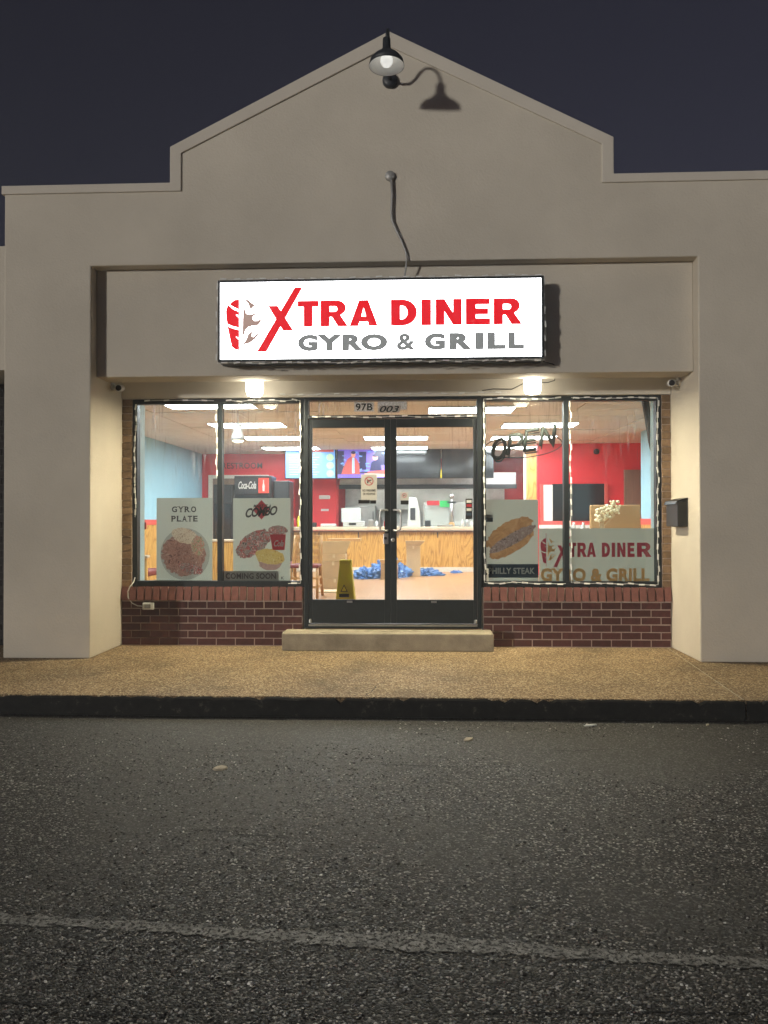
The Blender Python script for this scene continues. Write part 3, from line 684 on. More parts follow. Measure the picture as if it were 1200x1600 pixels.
# counter
ct = thing('serving_counter', 'long oak fronted serving counter with pale top', 'counter', (-.3,8.5,FZ))
for k in range(5):
    a = -3.4+1.22*k; put('panel', B(a+.002,a+1.218,8.5,8.54,FZ+.10,1.12), 'oak', ct)
put('baseboard', B(-3.4,2.7,8.485,8.54,FZ,FZ+.099), 'cream', ct)
put('carcass', B(-3.39,2.69,8.545,9.1,FZ,1.14), 'cream', ct)
put('counter_top', B(-3.45,2.75,8.36,9.2,1.16,1.235), 'beige', ct, bevel=.01)
put('rail', B(-3.4,2.7,8.44,8.50,1.118,1.15), 'browndoor', ct)
for k in range(7):
    x = -2.75+.87*k; put('hook', MB().tube([(x,8.47,1.12),(x,8.44,1.05),(x,8.42,1.0)],.012,6), 'black', ct)

# menu screens
def screen(x0, label, print_fn=None):
    z0, z1, y = 2.31, 2.985, 8.7
    t = thing('menu_screen', label, 'screen', (x0+.575,y,z0), 'row of wall screens above the counter')
    put('case', B(x0,x0+1.15,y,y+.06,z0,z1), 'black', t, bevel=.006)
    put('display', B(x0+.012,x0+1.138,y-.004,y+.001,z0+.014,z1-.012), 'screen_off', t)
    if print_fn: print_fn(t, x0, y-.006, z0)
def emat(name, c, e=1): return mat(name, tuple(x*.5 for x in c), .3, emit=e, ecol=c, var=0)
M['scr_blue'] = emat('screen_blue', (.16,.36,.78)); M['scr_line'] = emat('screen_pale', (.42,.62,.92)); M['scr_red'] = emat('screen_red', (.55,.10,.09))
M['scr_green'] = emat('screen_green', (.40,.58,.35)); M['scr_dark'] = emat('screen_dark', (.02,.02,.08)); M['scr_skin'] = emat('screen_skin', (.85,.36,.24)); M['scr_violet'] = emat('screen_violet', (.20,.14,.62)); M['scr_pink'] = emat('screen_pink', (.95,.45,.38))
def ell(cx, cz, rx, rz, n=14, rough=0, rr=None):
    rr = rr or random
    return [(cx+rx*math.cos(2*math.pi*k/n)*(1+rr.uniform(-rough,rough)), cz+rz*math.sin(2*math.pi*k/n)*(1+rr.uniform(-rough,rough))) for k in range(n)]
def menu_print(t, x, y, z):
    put('menu_page', B(x+.02,x+1.13,y-.001,y,z+.02,z+.66), 'scr_blue', t)
    m = MB()
    for r in range(9):
        for c in range(2): m.flat([(x+.1+.38*c,z+.09+.055*r),(x+.30+.38*c+.05*((r*7+c)%3),z+.09+.055*r),(x+.30+.38*c+.05*((r*7+c)%3),z+.105+.055*r),(x+.1+.38*c,z+.105+.055*r)], y-.003)
    put('menu_lines', m, 'scr_line', t)
    put('menu_heading', B(x+.35,x+1.1,y-.003,y-.002,z+.60,z+.65), 'scr_red', t)
    for k in range(3): put('menu_picture', MB().flat(ell(x+1.02,z+.12+.18*k,.085,.08), y-.004), 'scr_green', t)
def show_print(t, x, y, z):
    put('picture', B(x+.02,x+1.13,y-.001,y,z+.02,z+.66), 'scr_violet', t)
    q = MB()
    for a,b,c,d in ((.02,.16,.1,.62),(.50,.66,.2,.6),(.85,1.13,.3,.66),(.42,.7,.12,.16)): q.flat([(x+a,z+c),(x+b,z+c),(x+b,z+d),(x+a,z+d)], y-.003)
    put('picture_set', q, 'scr_dark', t)
    q = MB(); rt = random.Random(6)
    for k in range(26):
        a, b = x+.03+rt.random()*1.0, z+.12+rt.random()*.48; q.flat([(a,b),(a+rt.uniform(.03,.10),b),(a+rt.uniform(.03,.10),b+rt.uniform(.01,.05)),(a,b+rt.uniform(.01,.05))], y-.0032)
    put('picture_set', q, 'scr_blue', t)
    q = MB().flat([(x+.34,z+.12),(x+.40,z+.12),(x+.395,z+.47),(x+.345,z+.47)], y-.0048); put('picture_shirt', q, 'scr_line', t)
    q = MB().flat(ell(x+.37,z+.585,.052,.035), y-.0056); q.flat(ell(x+.86,z+.515,.062,.035), y-.0056); put('picture_hair', q, 'scr_dark', t)
    q = MB().flat([(x+.10,z+.10),(x+.52,z+.10),(x+.50,z+.34),(x+.43,z+.46),(x+.33,z+.50),(x+.24,z+.44),(x+.16,z+.28)], y-.004)
    q.flat([(x+.66,z+.05),(x+1.12,z+.05),(x+1.1,z+.2),(x+.7,z+.16)], y-.004); put('picture_figure', q, 'scr_red', t)
    q = MB().flat(ell(x+.37,z+.54,.05,.065), y-.005); q.flat(ell(x+.86,z+.47,.06,.06), y-.005); put('picture_face', q, 'scr_skin', t)
    q = MB().flat([(x+.74,z+.18),(x+1.0,z+.18),(x+.97,z+.38),(x+.86,z+.42),(x+.77,z+.36)], y-.0045); put('picture_figure', q, 'scr_dark', t)
    q = MB().flat([(x+.62,z+.04),(x+1.12,z+.04),(x+1.12,z+.1),(x+.62,z+.12)], y-.006); put('picture_table', q, 'scr_pink', t)
screen(-2.68, 'wall screen showing a blue menu page with food pictures', menu_print)
screen(-1.51, 'wall screen showing a programme with two seated figures', show_print)
screen(-.34, 'blank dark wall screen next to the screen showing a programme'); screen(.83, 'blank dark wall screen at the end of the row above the counter')
o = put('yellow_strip', B(.805,.825,8.64,8.69,2.32,2.50), 'yellow'); tag(o, 'short yellow strip hanging between the two blank screens', 'strip')

M['hoodlight'] = mat('lit_hood_tube', (.9,.9,.9), .4, emit=30, ecol=(1,.95,.85))
hd = thing('kitchen_hood', 'long stainless kitchen hood behind the counter', 'hood', (.3,10.2,2.0))
put('canopy', B(-1.55,2.6,9.7,11.2,2.17,2.5), 'steel_wall', hd, bevel=.01); put('lip', B(-1.56,2.61,9.66,9.7,2.12,2.22), 'alu2', hd)
put('strip_light', MB().tube([(-1.3,9.80,2.15),(2.4,9.80,2.15)],.02,8), 'hoodlight', hd)
o = put('splash_wall', B(-1.55,2.5,11.2,11.29,FZ,2.17), 'steel_wall'); tag(o, 'stainless back wall panel under the kitchen hood', 'panel')
o = put('red_cabinet', B(-2.35,-1.62,9.62,10.2,FZ,2.42), 'red', bevel=.01); tag(o, 'tall red cabinet behind the counter under the menu screen', 'cabinet')
o = put('towel_dispenser', B(-2.02,-1.76,9.53,9.619,1.88,1.97), 'white', bevel=.02); tag(o, 'white paper dispenser on the red cabinet', 'dispenser')
o = put('wall_notice', B(-1.98,-1.80,9.60,9.619,1.60,1.65), 'white'); tag(o, 'small white notice low on the red cabinet', 'notice')
def unit(x0, x1, y0, z1, m_, label, nd=2, shelf=False):
    t = thing('kitchen_unit', label, 'kitchen unit', ((x0+x1)/2,y0,FZ), 'kitchen units behind the counter')
    put('body', B(x0,x1,y0,11.1,FZ,z1), m_, t, bevel=.01)
    for k in range(nd):
        a = x0+(x1-x0)*k/nd; b = x0+(x1-x0)*(k+1)/nd
        d = put('door', B(a+.015,b-.015,y0-.02,y0-.002,FZ+.1,z1-.05), m_, t, bevel=.008); put('handle', B(b-.06,b-.04,y0-.04,y0-.021,z1-.45,z1-.15), 'alu2', d)
    if shelf: put('shelf', B(x0,x1,10.7,11.1,z1+.35,z1+.38), 'steel', t)
M['cool_steel'] = mat('dull_steel', (.42, .45, .45), .5, metal=.2, var=.2, scale=2)
unit(-1.5,-.75,10.5,1.75,'cool_steel','tall steel fridge by the red cabinet'); unit(-.7,.35,10.4,1.30,'steel_wall','low steel worktop with wall shelf behind the door handles',3,True)
unit(.5,1.15,10.5,1.62,'cool_steel','steel oven cabinet behind the red and green cards',1); unit(1.2,2.4,10.4,1.36,'steel_wall','wide steel worktop at the end of the kitchen',2,True)
# on the counter
ck = 1.236
mo = thing('register_monitor', 'pale register monitor standing on the counter', 'monitor', (-1.2,8.8,ck))
put('screen', B(-1.42,-.98,8.78,8.82,ck+.10,ck+.42), 'offwhite', mo, bevel=.01); put('stand', B(-1.24,-1.16,8.8,8.86,ck,ck+.12), 'offwhite', mo)
put('foot', B(-1.32,-1.08,8.72,8.92,ck,ck+.02), 'offwhite', mo)
pr = thing('receipt_printer', 'white receipt printer with dark slot beside the monitor', 'printer', (-1.05,8.5,ck))
put('body', B(-1.35,-.88,8.43,8.66,ck,ck+.13), 'offwhite', pr, bevel=.015); put('slot', B(-1.22,-1.06,8.425,8.432,ck+.04,ck+.09), 'black', pr)
cp = thing('cup_tower', 'tall white cup dispenser on the counter behind the door handle', 'dispenser', (.2,8.8,ck))
put('body', MB().prism([(.06,ck),(.36,ck),(.34,ck+.35),(.27,ck+.66),(.1,ck+.66)],8.7,8.95), 'offwhite', cp, bevel=.01); put('opening', B(.13,.24,8.69,8.699,ck+.15,ck+.42), 'alu2', cp)
ps = thing('sneeze_guard_post', 'chrome post with a round finial on the counter', 'post', (1.05,8.75,ck))
put('pole', MB().tube([(1.05,8.75,ck),(1.05,8.75,ck+.62)],.03,12), 'steel', ps, smooth=True); put('finial', MB().lathe([(.02,0),(.05,.03),(.055,.07),(.03,.11),(.005,.12)],(1.05,8.75,ck+.62)), 'steel', ps, smooth=True)
put('collar', MB().lathe([(.06,0),(.06,.08),(.04,.1)],(1.05,8.75,ck)), 'chairwood', ps); put('clamp', B(.95,1.15,8.72,8.78,ck+.52,ck+.56), 'alu2', ps)
gp = thing('sneeze_guard', 'clear glass counter guard with steel edges', 'guard', (.9,8.9,ck))
put('pane', B(.42,1.0,8.86,8.87,ck,ck+.55), 'guard_sheen', gp); put('pane', B(1.1,1.75,8.86,8.87,ck,ck+.55), 'guard_sheen', gp); put('edge', B(.41,.425,8.85,8.88,ck,ck+.55), 'steel', gp)
for x0, w, h, d, m_, lab in ((-2.1,.16,.10,.12,'black','dark napkin holder on the counter by the red cabinet'),(-1.85,.34,.07,.2,'offwhite','flat white carton on the counter by the red cabinet'),(-.8,.12,.16,.1,'steel','small steel caddy on the counter near the printer'),(.45,.13,.14,.1,'alu2','dark grey canister beside the cup dispenser'),(.72,.36,.05,.2,'steel','low steel tray on the counter behind the glass guard'),(1.78,.13,.22,.1,'offwhite','white bottle box at the counter end'),(1.95,.17,.17,.12,'alu2','dark card reader at the counter end')):
    o = put('counter_item', B(x0,x0+w,8.45,8.45+d,ck,ck+h), m_, bevel=.015); o.name = lab.split()[2] if lab.split()[2] in ('carton','caddy','canister','tray') else 'counter_holder'; tag(o, lab, 'holder')
for k, (x, h, m_) in enumerate(((-2.45,.20,'redink'),(-2.36,.24,'yellow'),(-2.28,.18,'offwhite'),(-.62,.14,'offwhite'),(-.52,.22,'alu2'),(-.42,.17,'redink'),(1.28,.16,'offwhite'),(1.38,.20,'steel'),(1.48,.13,'offwhite'))):
    o = put('counter_bottle', MB().lathe([(.03,0),(.036,.01),(.036,h*.65),(.016,h*.85),(.014,h)],(x,8.62,ck),12), m_, smooth=True)
    tag(o, ('red','yellow','off white','small off white','dark','slim red','short off white','steel','lowest off white')[k]+' bottle on the counter '+('by the red cabinet','by the red cabinet','by the red cabinet','beside the printer','beside the printer','beside the printer','by the chrome post','by the chrome post','by the chrome post')[k], 'bottle', 'bottles on the counter')
o = put('price_tag', B(.50,.78,8.80,8.81,ck+.48,ck+.58), 'redink'); tag(o, 'red card clipped on the counter guard', 'card')
M['greenink'] = mat('green_ink', (.02,.42,.10), .5)
o = put('price_tag', B(.79,1.0,8.80,8.81,ck+.44,ck+.58), 'greenink'); tag(o, 'green card clipped on the counter guard', 'card')

# drinks coolers
def cooler(x0, x1, z1, label, head):
    t = thing('drinks_cooler', label, 'cooler', ((x0+x1)/2,8.3,FZ), 'drinks coolers by the counter')
    put('cabinet', B(x0,x1,7.75,8.34,FZ,z1), 'black', t, bevel=.02)
    put('door', B(x0+.05,x1-.05,7.725,7.749,FZ+.2,z1-.42), 'screen_off', t); put('header', B(x0+.03,x1-.03,7.72,7.749,z1-.38,z1-.04), 'alu2' if not head else 'alu2', t)
    if head:
        put('logo_panel', B(x1-.27,x1-.05,7.70,7.719,z1-.37,z1-.05), 'redglow', t)
        put('logo_bottle', MB().prism([(x1-.18,z1-.33),(x1-.14,z1-.33),(x1-.135,z1-.22),(x1-.15,z1-.16),(x1-.15,z1-.09),(x1-.17,z1-.09),(x1-.17,z1-.16),(x1-.185,z1-.22)],7.69,7.699), 'white', t)
        put('lettering', text_mb('Coca-Cola', x0+.10, x1-.32, z1-.28, z1-.12, 7.71, .02, .95, .35), 'white', t)
    return t
M['redglow'] = mat('red_backlit_panel', (.6,.04,.03), .3, emit=.6, ecol=(.9,.10,.05))
cooler(-4.05,-3.62,2.15,'narrow black cooler beside the red restroom wall',False)
cooler(-3.60,-2.80,2.33,'black Coca-Cola drinks cooler with red logo panel',True)
cooler(-2.76,-2.42,2.22,'slim dark cooler between the Coca-Cola cooler and the menu screen',False)
o = put('restroom_lettering', text_mb('RESTROOM', -4.3, -3.35, 2.60, 2.74, 9.49, .01), 'ink'); tag(o, 'dark RESTROOM lettering on the red wall', 'lettering')
dw = thing('restroom_doorway', 'cream framed doorway in the red wall behind the coolers', 'doorway', (-4.1,9.48,FZ))
m = MB(); m.box(-4.62,-4.52,9.45,9.5,FZ,2.45).box(-4.52,-3.2,9.45,9.5,2.37,2.45); put('frame', m, 'cream', dw); put('opening', B(-4.52,-3.2,9.47,9.5,FZ,2.37), 'browndoor', dw)

# booths, chair, boxes, cone, bags
def booth(x0, x1, y, h, label):
    t = thing('booth_bench', label, 'booth', ((x0+x1)/2,y,FZ), 'oak booth benches along the window wall')
    put('back', B(x0,x1,y,y+.06,FZ,FZ+h), 'oak', t, bevel=.01); put('cap', B(x0-.02,x1+.02,y-.02,y+.08,FZ+h,FZ+h+.04), 'beige', t, bevel=.01)
    put('seat', B(x0,x1,y+.06,y+.5,FZ+.36,FZ+.46), 'maroon', t, bevel=.03)
booth(-4.7,-3.4,1.9,.62,'oak booth bench back behind the GYRO PLATE poster'); booth(-3.3,-2.5,3.4,.80,'oak booth bench back seen between the two posters')
booth(-2.45,-1.75,3.6,.86,'oak booth bench back beside the ladder back chair')
ch = thing('wooden_chair', 'varnished ladder back wooden chair inside by the door', 'chair', (-1.35,2.9,FZ))
cx0, cx1 = -1.56, -1.17
for x in (cx0, cx1):
    put('leg', MB().tube([(x+.02,3.14,FZ),(x,3.05,FZ+.30),(x-.005,3.02,FZ+.5),(x,3.06,FZ+.75),(x,3.11,FZ+.90)],[.022,.028,.03,.028,.022],8), 'chairwood', ch, smooth=True)
    put('leg', MB().tube([(x,2.66,FZ),(x,2.66,FZ+.44)],.02,8), 'chairwood', ch, smooth=True)
for z in (.55,.65,.75,.85): put('slat', B(cx0,cx1,3.03+.06*(z-.55)/.3,3.055+.06*(z-.55)/.3,FZ+z,FZ+z+.055), 'chairwood', ch, bevel=.006)
put('seat', B(cx0-.02,cx1+.02,2.63,3.06,FZ+.44,FZ+.49), 'maroon', ch, bevel=.02)
for z in (.15,.28): put('stretcher', B(cx0,cx1,2.65,2.67,FZ+z,FZ+z+.03), 'chairwood', ch); put('stretcher', B(cx1-.015,cx1+.015,2.67,3.06,FZ+z,FZ+z+.03), 'chairwood', ch)
def carton(x0, x1, y0, y1, z0, h, label, flaps=0):
    t = thing('cardboard_box', label, 'box', ((x0+x1)/2,(y0+y1)/2,z0), 'cardboard boxes on the diner floor')
    put('body', B(x0,x1,y0,y1,z0,z0+h), 'cardboard', t, bevel=.004); put('tape', B((x0+x1)/2-.02,(x0+x1)/2+.02,y0-.002,y1+.001,z0+h-.06,z0+h+.002), 'cardlight', t)
    if flaps:
        f = MB(); f.v = [(x0,y0,z0+h),(x1,y0,z0+h),(x1+.10,y0-.10,z0+h+flaps),(x0-.02,y0-.1,z0+h+flaps)]; f.f = [(0,1,2,3)]
        o = put('flap', f, 'cardlight', t); sd = o.modifiers.new('thick','SOLIDIFY'); sd.thickness = .004
carton(-1.30,-.88,4.3,4.7,FZ,.16,'flat cardboard box at the bottom of the stack by the chair'); carton(-1.32,-.92,4.32,4.68,FZ+.163,.28,'cardboard box in the middle of the stack by the chair')
carton(-1.30,-.92,4.34,4.66,FZ+.446,.12,'open cardboard box on top of the stack by the chair',.22)
t = put('cardboard_sheet', B(-1.28,-.80,3.55,3.9,FZ,FZ+.02), 'cardlight'); tag(t, 'loose flattened cardboard sheet on the floor in front of the stack', 'cardboard')
o = put('table_top_board', B(-1.35,-.75,5.4,5.8,1.0,1.05), 'chairwood'); tag(o, 'small wooden tabletop behind the cardboard stack', 'table'); put('pedestal', MB().tube([(-1.05,5.6,FZ),(-1.05,5.6,1.0)],.04,10), 'black', o)
cn = thing('wet_floor_cone', 'yellow plastic wet floor cone standing inside the left door', 'cone', (-.60,.95,FZ))
def frustum(a): # rings of (half width, half depth, z)
    m = MB()
    for wx, wy, z in a: m.v += [(-.60-wx,.95-wy,z),(-.60+wx,.95-wy,z),(-.60+wx,.95+wy,z),(-.60-wx,.95+wy,z)]
    n = len(a)
    for k in range(n-1):
        for j in range(4): m.f.append((4*k+j,4*k+(j+1)%4,4*k+4+(j+1)%4,4*k+4+j))
    m.f += [(3,2,1,0),tuple(4*(n-1)+j for j in range(4))]; return m
cb = put('body', frustum([(.15,.15,FZ),(.148,.148,FZ+.03),(.128,.128,FZ+.035),(.071,.071,FZ+.60),(.074,.074,FZ+.61),(.072,.072,FZ+.65)]), 'yellow', cn, bevel=.012)
cb.rotation_euler = (0,0,0)
put('warning_triangle', MB().flat([(-.655,FZ+.27),(-.565,FZ+.27),(-.61,FZ+.36)], .95-.119), 'ink', cn); put('warning_inner', MB().flat([(-.641,FZ+.279),(-.579,FZ+.279),(-.61,FZ+.342)], .95-.1195), 'yellow', cn)
put('warning_band', MB().flat([(-.67,FZ+.205),(-.55,FZ+.205),(-.55,FZ+.245),(-.67,FZ+.245)], .95-.123), 'ink', cn)
def bag(cx, cy, rx, ry, h, seed, label):
    rr = random.Random(seed); m = MB(); nu, nv = 64, 20
    ph = [rr.uniform(0,6.28) for _ in range(8)]
    for i in range(nv):
        t_ = i/(nv-1)*math.pi/2
        for j in range(nu):
            a = 2*math.pi*j/nu; q = Vector((math.cos(t_)*math.cos(a), math.cos(t_)*math.sin(a), math.sin(t_)))*2.6+Vector((seed*7.3, 0, 0)); k = .78+.5*abs(mnoise.noise(q))+.26*abs(mnoise.noise(q*2.7))+.12*abs(mnoise.noise(q*6))+.15*math.sin(3*a+ph[0])
            m.v.append((cx+rx*math.cos(t_)*math.cos(a)*k, cy+ry*math.cos(t_)*math.sin(a)*k, FZ+.002+h*math.sin(t_)*k))
    for i in range(nv-1):
        for j in range(nu): m.f.append((i*nu+j,i*nu+(j+1)%nu,(i+1)*nu+(j+1)%nu,(i+1)*nu+j))
    m.f.append(tuple((nv-1)*nu+j for j in range(nu)))
    o = put('plastic_bag', m, 'tarp'); tag(o, label, 'plastic bag', 'crumpled blue plastic on the floor')
bag(-.74,6.5,.26,.22,.19,1,'crumpled blue plastic bag on the floor behind the yellow cone'); bag(-.25,6.9,.38,.28,.32,2,'large heap of blue plastic on the cardboard by the counter'); bag(.42,7.3,.34,.16,.13,3,'trailing blue plastic sheet on the floor by the counter'); bag(1.1,8.1,.12,.1,.05,4,'small scrap of blue plastic by the counter baseboard')
carton(-.42,-.10,6.3,6.55,FZ,.30,'small open cardboard box among the blue plastic',.08); carton(.06,.34,7.0,7.3,FZ,.62,'tall narrow cardboard box leaning at the counter by the door stile',.1)
pl = thing('pendant_lamp', 'grey pendant lamp hanging behind the COMBO pane', 'lamp', (-2.29,2.5,2.53))
put('shade', MB().lathe([(.02,.24),(.05,.22),(.06,.12),(.095,.06),(.10,.0),(.09,.0)],(-2.29,2.5,2.53)), 'conduit', pl, smooth=True); put('cord', MB().tube([(-2.29,2.5,2.76),(-2.29,2.5,2.96)],.006,6), 'wire', pl)
M['warmlamp'] = mat('lit_lamp_lens', (.9,.85,.7), .4, emit=3, ecol=(1,.9,.68)); put('lens', MB().lathe([(.088,.012),(.075,-.02),(.03,-.035)],(-2.29,2.5,2.53)), 'warmlamp', pl, smooth=True)

# right side of the room
o = put('yellow_post', B(2.72,2.98,9.0,9.2,FZ,2.95), 'oak', bevel=.01); tag(o, 'oak faced post between counter and red wall', 'post')
for x in (2.68,2.98): setting('wall_trim', B(x,x+.05,8.98,9.05,FZ,2.95), 'cream')
sv = thing('serving_window', 'dark serving window with white reveal in the red wall', 'window', (3.4,7.4,1.2))
m = MB(); m.box(2.80,4.16,7.42,7.5,1.28,1.36).box(2.80,2.86,7.42,7.5,1.36,2.12).box(4.10,4.16,7.42,7.5,1.36,2.12); put('frame', m, 'redtrim', sv)
put('reveal', B(2.86,3.05,7.44,7.52,1.36,2.10), 'white', sv); put('pane', B(3.05,4.10,7.46,7.5,1.36,2.12), 'screen_off', sv); put('mullion', B(3.42,3.46,7.44,7.46,1.36,2.12), 'alu2', sv); put('sill', B(2.78,4.2,7.3,7.5,1.21,1.28), 'white', sv)
setting('wall_serving', (lambda q: q.box(2.75,2.80,7.5,7.6,FZ,CZ).box(4.16,5.1,7.5,7.6,FZ,CZ).box(2.80,4.16,7.5,7.6,2.12,CZ).box(2.80,4.16,7.5,7.6,FZ,1.21))(MB()), 'red')
o = put('brown_door', B(4.50,4.86,7.40,7.49,FZ,2.40), 'browndoor'); tag(o, 'plain brown door in the red wall beside the serving window', 'door')
o = put('wall_speaker', MB().lathe([(.06,0),(.06,-.03),(.03,-.05)],(3.95,7.5,2.78),16,'y'), 'black'); tag(o, 'small round dark camera dome high on the red wall', 'camera')
o = put('brown_board', B(3.15,3.98,4.5,4.56,FZ,1.63), 'board', bevel=.02); tag(o, 'tall brown seat back board behind the dried flowers', 'board')
fl = thing('dried_flowers', 'bunch of cream dried flowers in front of the brown board', 'flowers', (3.25,4.1,1.15))
rf = random.Random(9); blm = MB().lathe([(.005,-.02),(.022,-.008),(.026,.006),(.014,.02),(.003,.022)],(0,0,0),7).mesh('blossom','flower')
for k in range(90):
    a = rf.random(); x = 3.16+.36*a; z = 1.42+.20*rf.random()+(.06 if a > .6 else 0)-(.13*rf.random() if a < .45 else 0)
    place('blossom', blm, fl, (x, 4.1+rf.uniform(-.08,.08), z), (rf.uniform(-1,1),rf.uniform(-1,1),0), (rf.uniform(.7,1.2),)*3)
st_ = MB()
for k in range(14): st_.tube([(3.29,4.1,1.10),(3.25+.05*rf.uniform(-1,1),4.1,1.28),(3.18+.32*rf.random(),4.1+rf.uniform(-.06,.06),1.45+.12*rf.random())],.005,5)
put('stems', st_, 'cardlight', fl); put('vase', MB().lathe([(.04,0),(.06,.03),(.05,.14),(.035,.2),(.045,.22)],(3.29,4.1,.92)), 'white', fl, smooth=True)
tb = thing('side_table', 'low table under the dried flowers and bottles', 'table', (3.2,4.1,FZ)); put('top', B(2.4,3.9,3.9,4.4,.88,.92), 'beige', tb)
for x in (2.45,3.85): put('leg', B(x-.02,x+.02,4.1,4.14,FZ,.88), 'black', tb)
for x, m_, lab in ((2.72,'navy','small blue bottle on the side table'),(2.80,'white','small white bottle on the side table'),(2.95,'white','white bag of napkins on the side table')):
    o = put('bottle', MB().lathe([(.03,0),(.045,.03),(.045,.3),(.02,.38),(.02,.42)],(x,4.1,.921),12), m_, smooth=True); tag(o, lab, 'bottle')
o = put('roller_blind_pole', MB().tube([(2.93,.7,2.9),(3.02,.75,2.3),(3.10,.8,1.9)],[.05,.03,.01],8), 'black'); tag(o, 'dark hanging drape edge inside the right window corner', 'drape')

# ------------------------------------------------------------------ posters and prints in the windows
def print_food(parent, spec, y, seed):
    rr = random.Random(seed); k = 0
    for (cx, cz, rx, rz, mm, n, s) in spec:
        q = MB()
        for _ in range(n):
            a = rr.uniform(0,6.28); d = math.sqrt(rr.random()); x = cx+rx*d*math.cos(a); z = cz+rz*d*math.sin(a); k += 1
            q.flat(ell(x, z, s*rr.uniform(.6,1.3), s*rr.uniform(.4,.9), 9, .25, rr), y-.00002*k)
        put('printed_food', q, mm, parent)
for nm, c in (('f_meat',(0.420,0.237,0.197)),('f_meat2',(0.605,0.395,0.329)),('f_dark',(0.158,0.118,0.118)),('f_rice',(0.800,0.800,0.760)),('f_red',(0.788,0.184,0.158)),('f_green',(0.447,0.500,0.315)),('f_bun',(0.800,0.550,0.301)),('f_bun2',(0.800,0.710,0.420)),('f_fry',(0.800,0.800,0.447)),('f_grey',(0.788,0.760,0.735)),('f_plate',(0.800,0.800,0.800))):
    M[nm] = mat(nm.replace('f_','print_'), c, .6, var=.4, scale=55, trans=.5)
PAL = dict(meat=[(0.081,0.032,0.027),(0.240,0.114,0.085),(0.346,0.200,0.152),(0.137,0.059,0.049),(0.385,0.269,0.210)], rice=[(0.172,0.114,0.075),(0.471,0.383,0.276),(0.527,0.459,0.332),(0.500,0.412,0.305),(0.234,0.157,0.098)],
 salad=[(0.071,0.120,0.032),(0.354,0.373,0.237),(0.394,0.035,0.025),(0.430,0.401,0.314),(0.117,0.156,0.059)], wrap=[(0.023,0.018,0.013),(0.370,0.331,0.292),(0.071,0.042,0.032),(0.358,0.037,0.037),(0.442,0.403,0.364)],
 fries=[(0.290,0.183,0.038),(0.516,0.409,0.147),(0.399,0.282,0.068),(0.538,0.451,0.227)], steak=[(0.039,0.024,0.019),(0.273,0.205,0.185),(0.094,0.055,0.045),(0.384,0.336,0.316),(0.125,0.077,0.057)], bun=[(0.276,0.140,0.052),(0.354,0.198,0.082),(0.398,0.242,0.116)], dish=[(0.288,0.307,0.269),(0.318,0.337,0.288)], packet=[(0.263,0.166,0.147),(0.354,0.237,0.208)])
def print_mat(name, regions):
    """a printed sheet: paper with picture areas (cx, cz, rx, rz, turn, palette, grain), ink lets light through like the paper"""
    m, nt, p = newmat(name); L = nt.links.new
    g = node(nt, 'NewGeometry'); pos = g.outputs['Position']
    en = node(nt, 'TexNoise', Scale=22, Detail=3); L(pos, en.inputs['Vector'])
    colr = None
    for cx, cz, rx, rz, tn, pal, gr in regions:
        mp = node(nt, 'Mapping', vector_type='TEXTURE'); mp.inputs['Location'].default_value = (cx, .13, cz); mp.inputs['Rotation'].default_value = (0, -R(tn), 0); mp.inputs['Scale'].default_value = (rx, 1, rz); L(pos, mp.inputs[0])
        ln = node(nt, 'VectorMath', operation='LENGTH'); L(mp.outputs[0], ln.inputs[0])
        ad = node(nt, 'Math', operation='MULTIPLY_ADD'); ad.inputs[1].default_value = .35 if pal != 'dish' else 0; L(en.outputs['Fac'], ad.inputs[0]); L(ln.outputs['Value'], ad.inputs[2])
        lt = node(nt, 'Math', operation='LESS_THAN'); lt.inputs[1].default_value = 1.17 if pal != 'dish' else 1; L(ad.outputs[0], lt.inputs[0])
        n = node(nt, 'TexNoise', Scale=gr, Detail=4, Roughness=.6, Distortion=1.5); L(pos, n.inputs['Vector'])
        cs = PAL[pal]; r = ramp(nt, n.outputs['Fac'], [(.36+.28*i/(len(cs)-1), c) for i, c in enumerate(cs)])
        mx = node(nt, 'Mix', data_type='RGBA'); L(lt.outputs[0], mx.inputs[0]); L(r.outputs[0], mx.inputs[7])
        if colr: L(colr, mx.inputs[6])
        else: mx.inputs[6].default_value = (.46, .50, .43, 1)
        colr = mx.outputs[2]
    t = node(nt, 'BsdfTranslucent'); ms = node(nt, 'MixShader'); ms.inputs[0].default_value = .4; p.inputs['Roughness'].default_value = .6
    L(colr, p.inputs['Base Color']); L(colr, t.inputs[0]); L(p.outputs[0], ms.inputs[1]); L(t.outputs[0], ms.inputs[2]); L(ms.outputs[0], nt.nodes['Material Output'].inputs[0]); M[name] = m
print_mat('print_gyro', [(-2.335,1.005,.28,.29,0,'dish',6),(-2.35,1.0,.25,.24,0,'meat',24),(-2.34,1.21,.15,.085,-15,'rice',40),(-2.19,1.10,.075,.11,0,'salad',34),(-2.27,.84,.15,.055,-15,'wrap',30)])
print_mat('print_combo', [(-1.56,1.12,.22,.12,35,'wrap',24),(-1.285,1.27,.11,.055,0,'wrap',40),(-1.37,.91,.13,.09,0,'packet',20),(-1.375,.975,.17,.085,-8,'fries',30)])
print_mat('print_philly', [(1.31,1.11,.28,.09,30,'bun',7),(1.29,1.24,.285,.12,30,'bun',7),(1.32,1.17,.29,.062,30,'steak',34)])
def blob(parent, nm, pts, y, m_): return put(nm, MB().flat(pts, y), m_, parent)
def poster(label, x0, x1, z0, z1, y, pm='poster'):
    t = thing('window_poster', label, 'poster', ((x0+x1)/2,y,z0), 'posters inside the window glass')
    put('sheet', MB().flat([(x0,z0),(x1,z0),(x1,z1),(x0,z1)], y), pm, t); return t
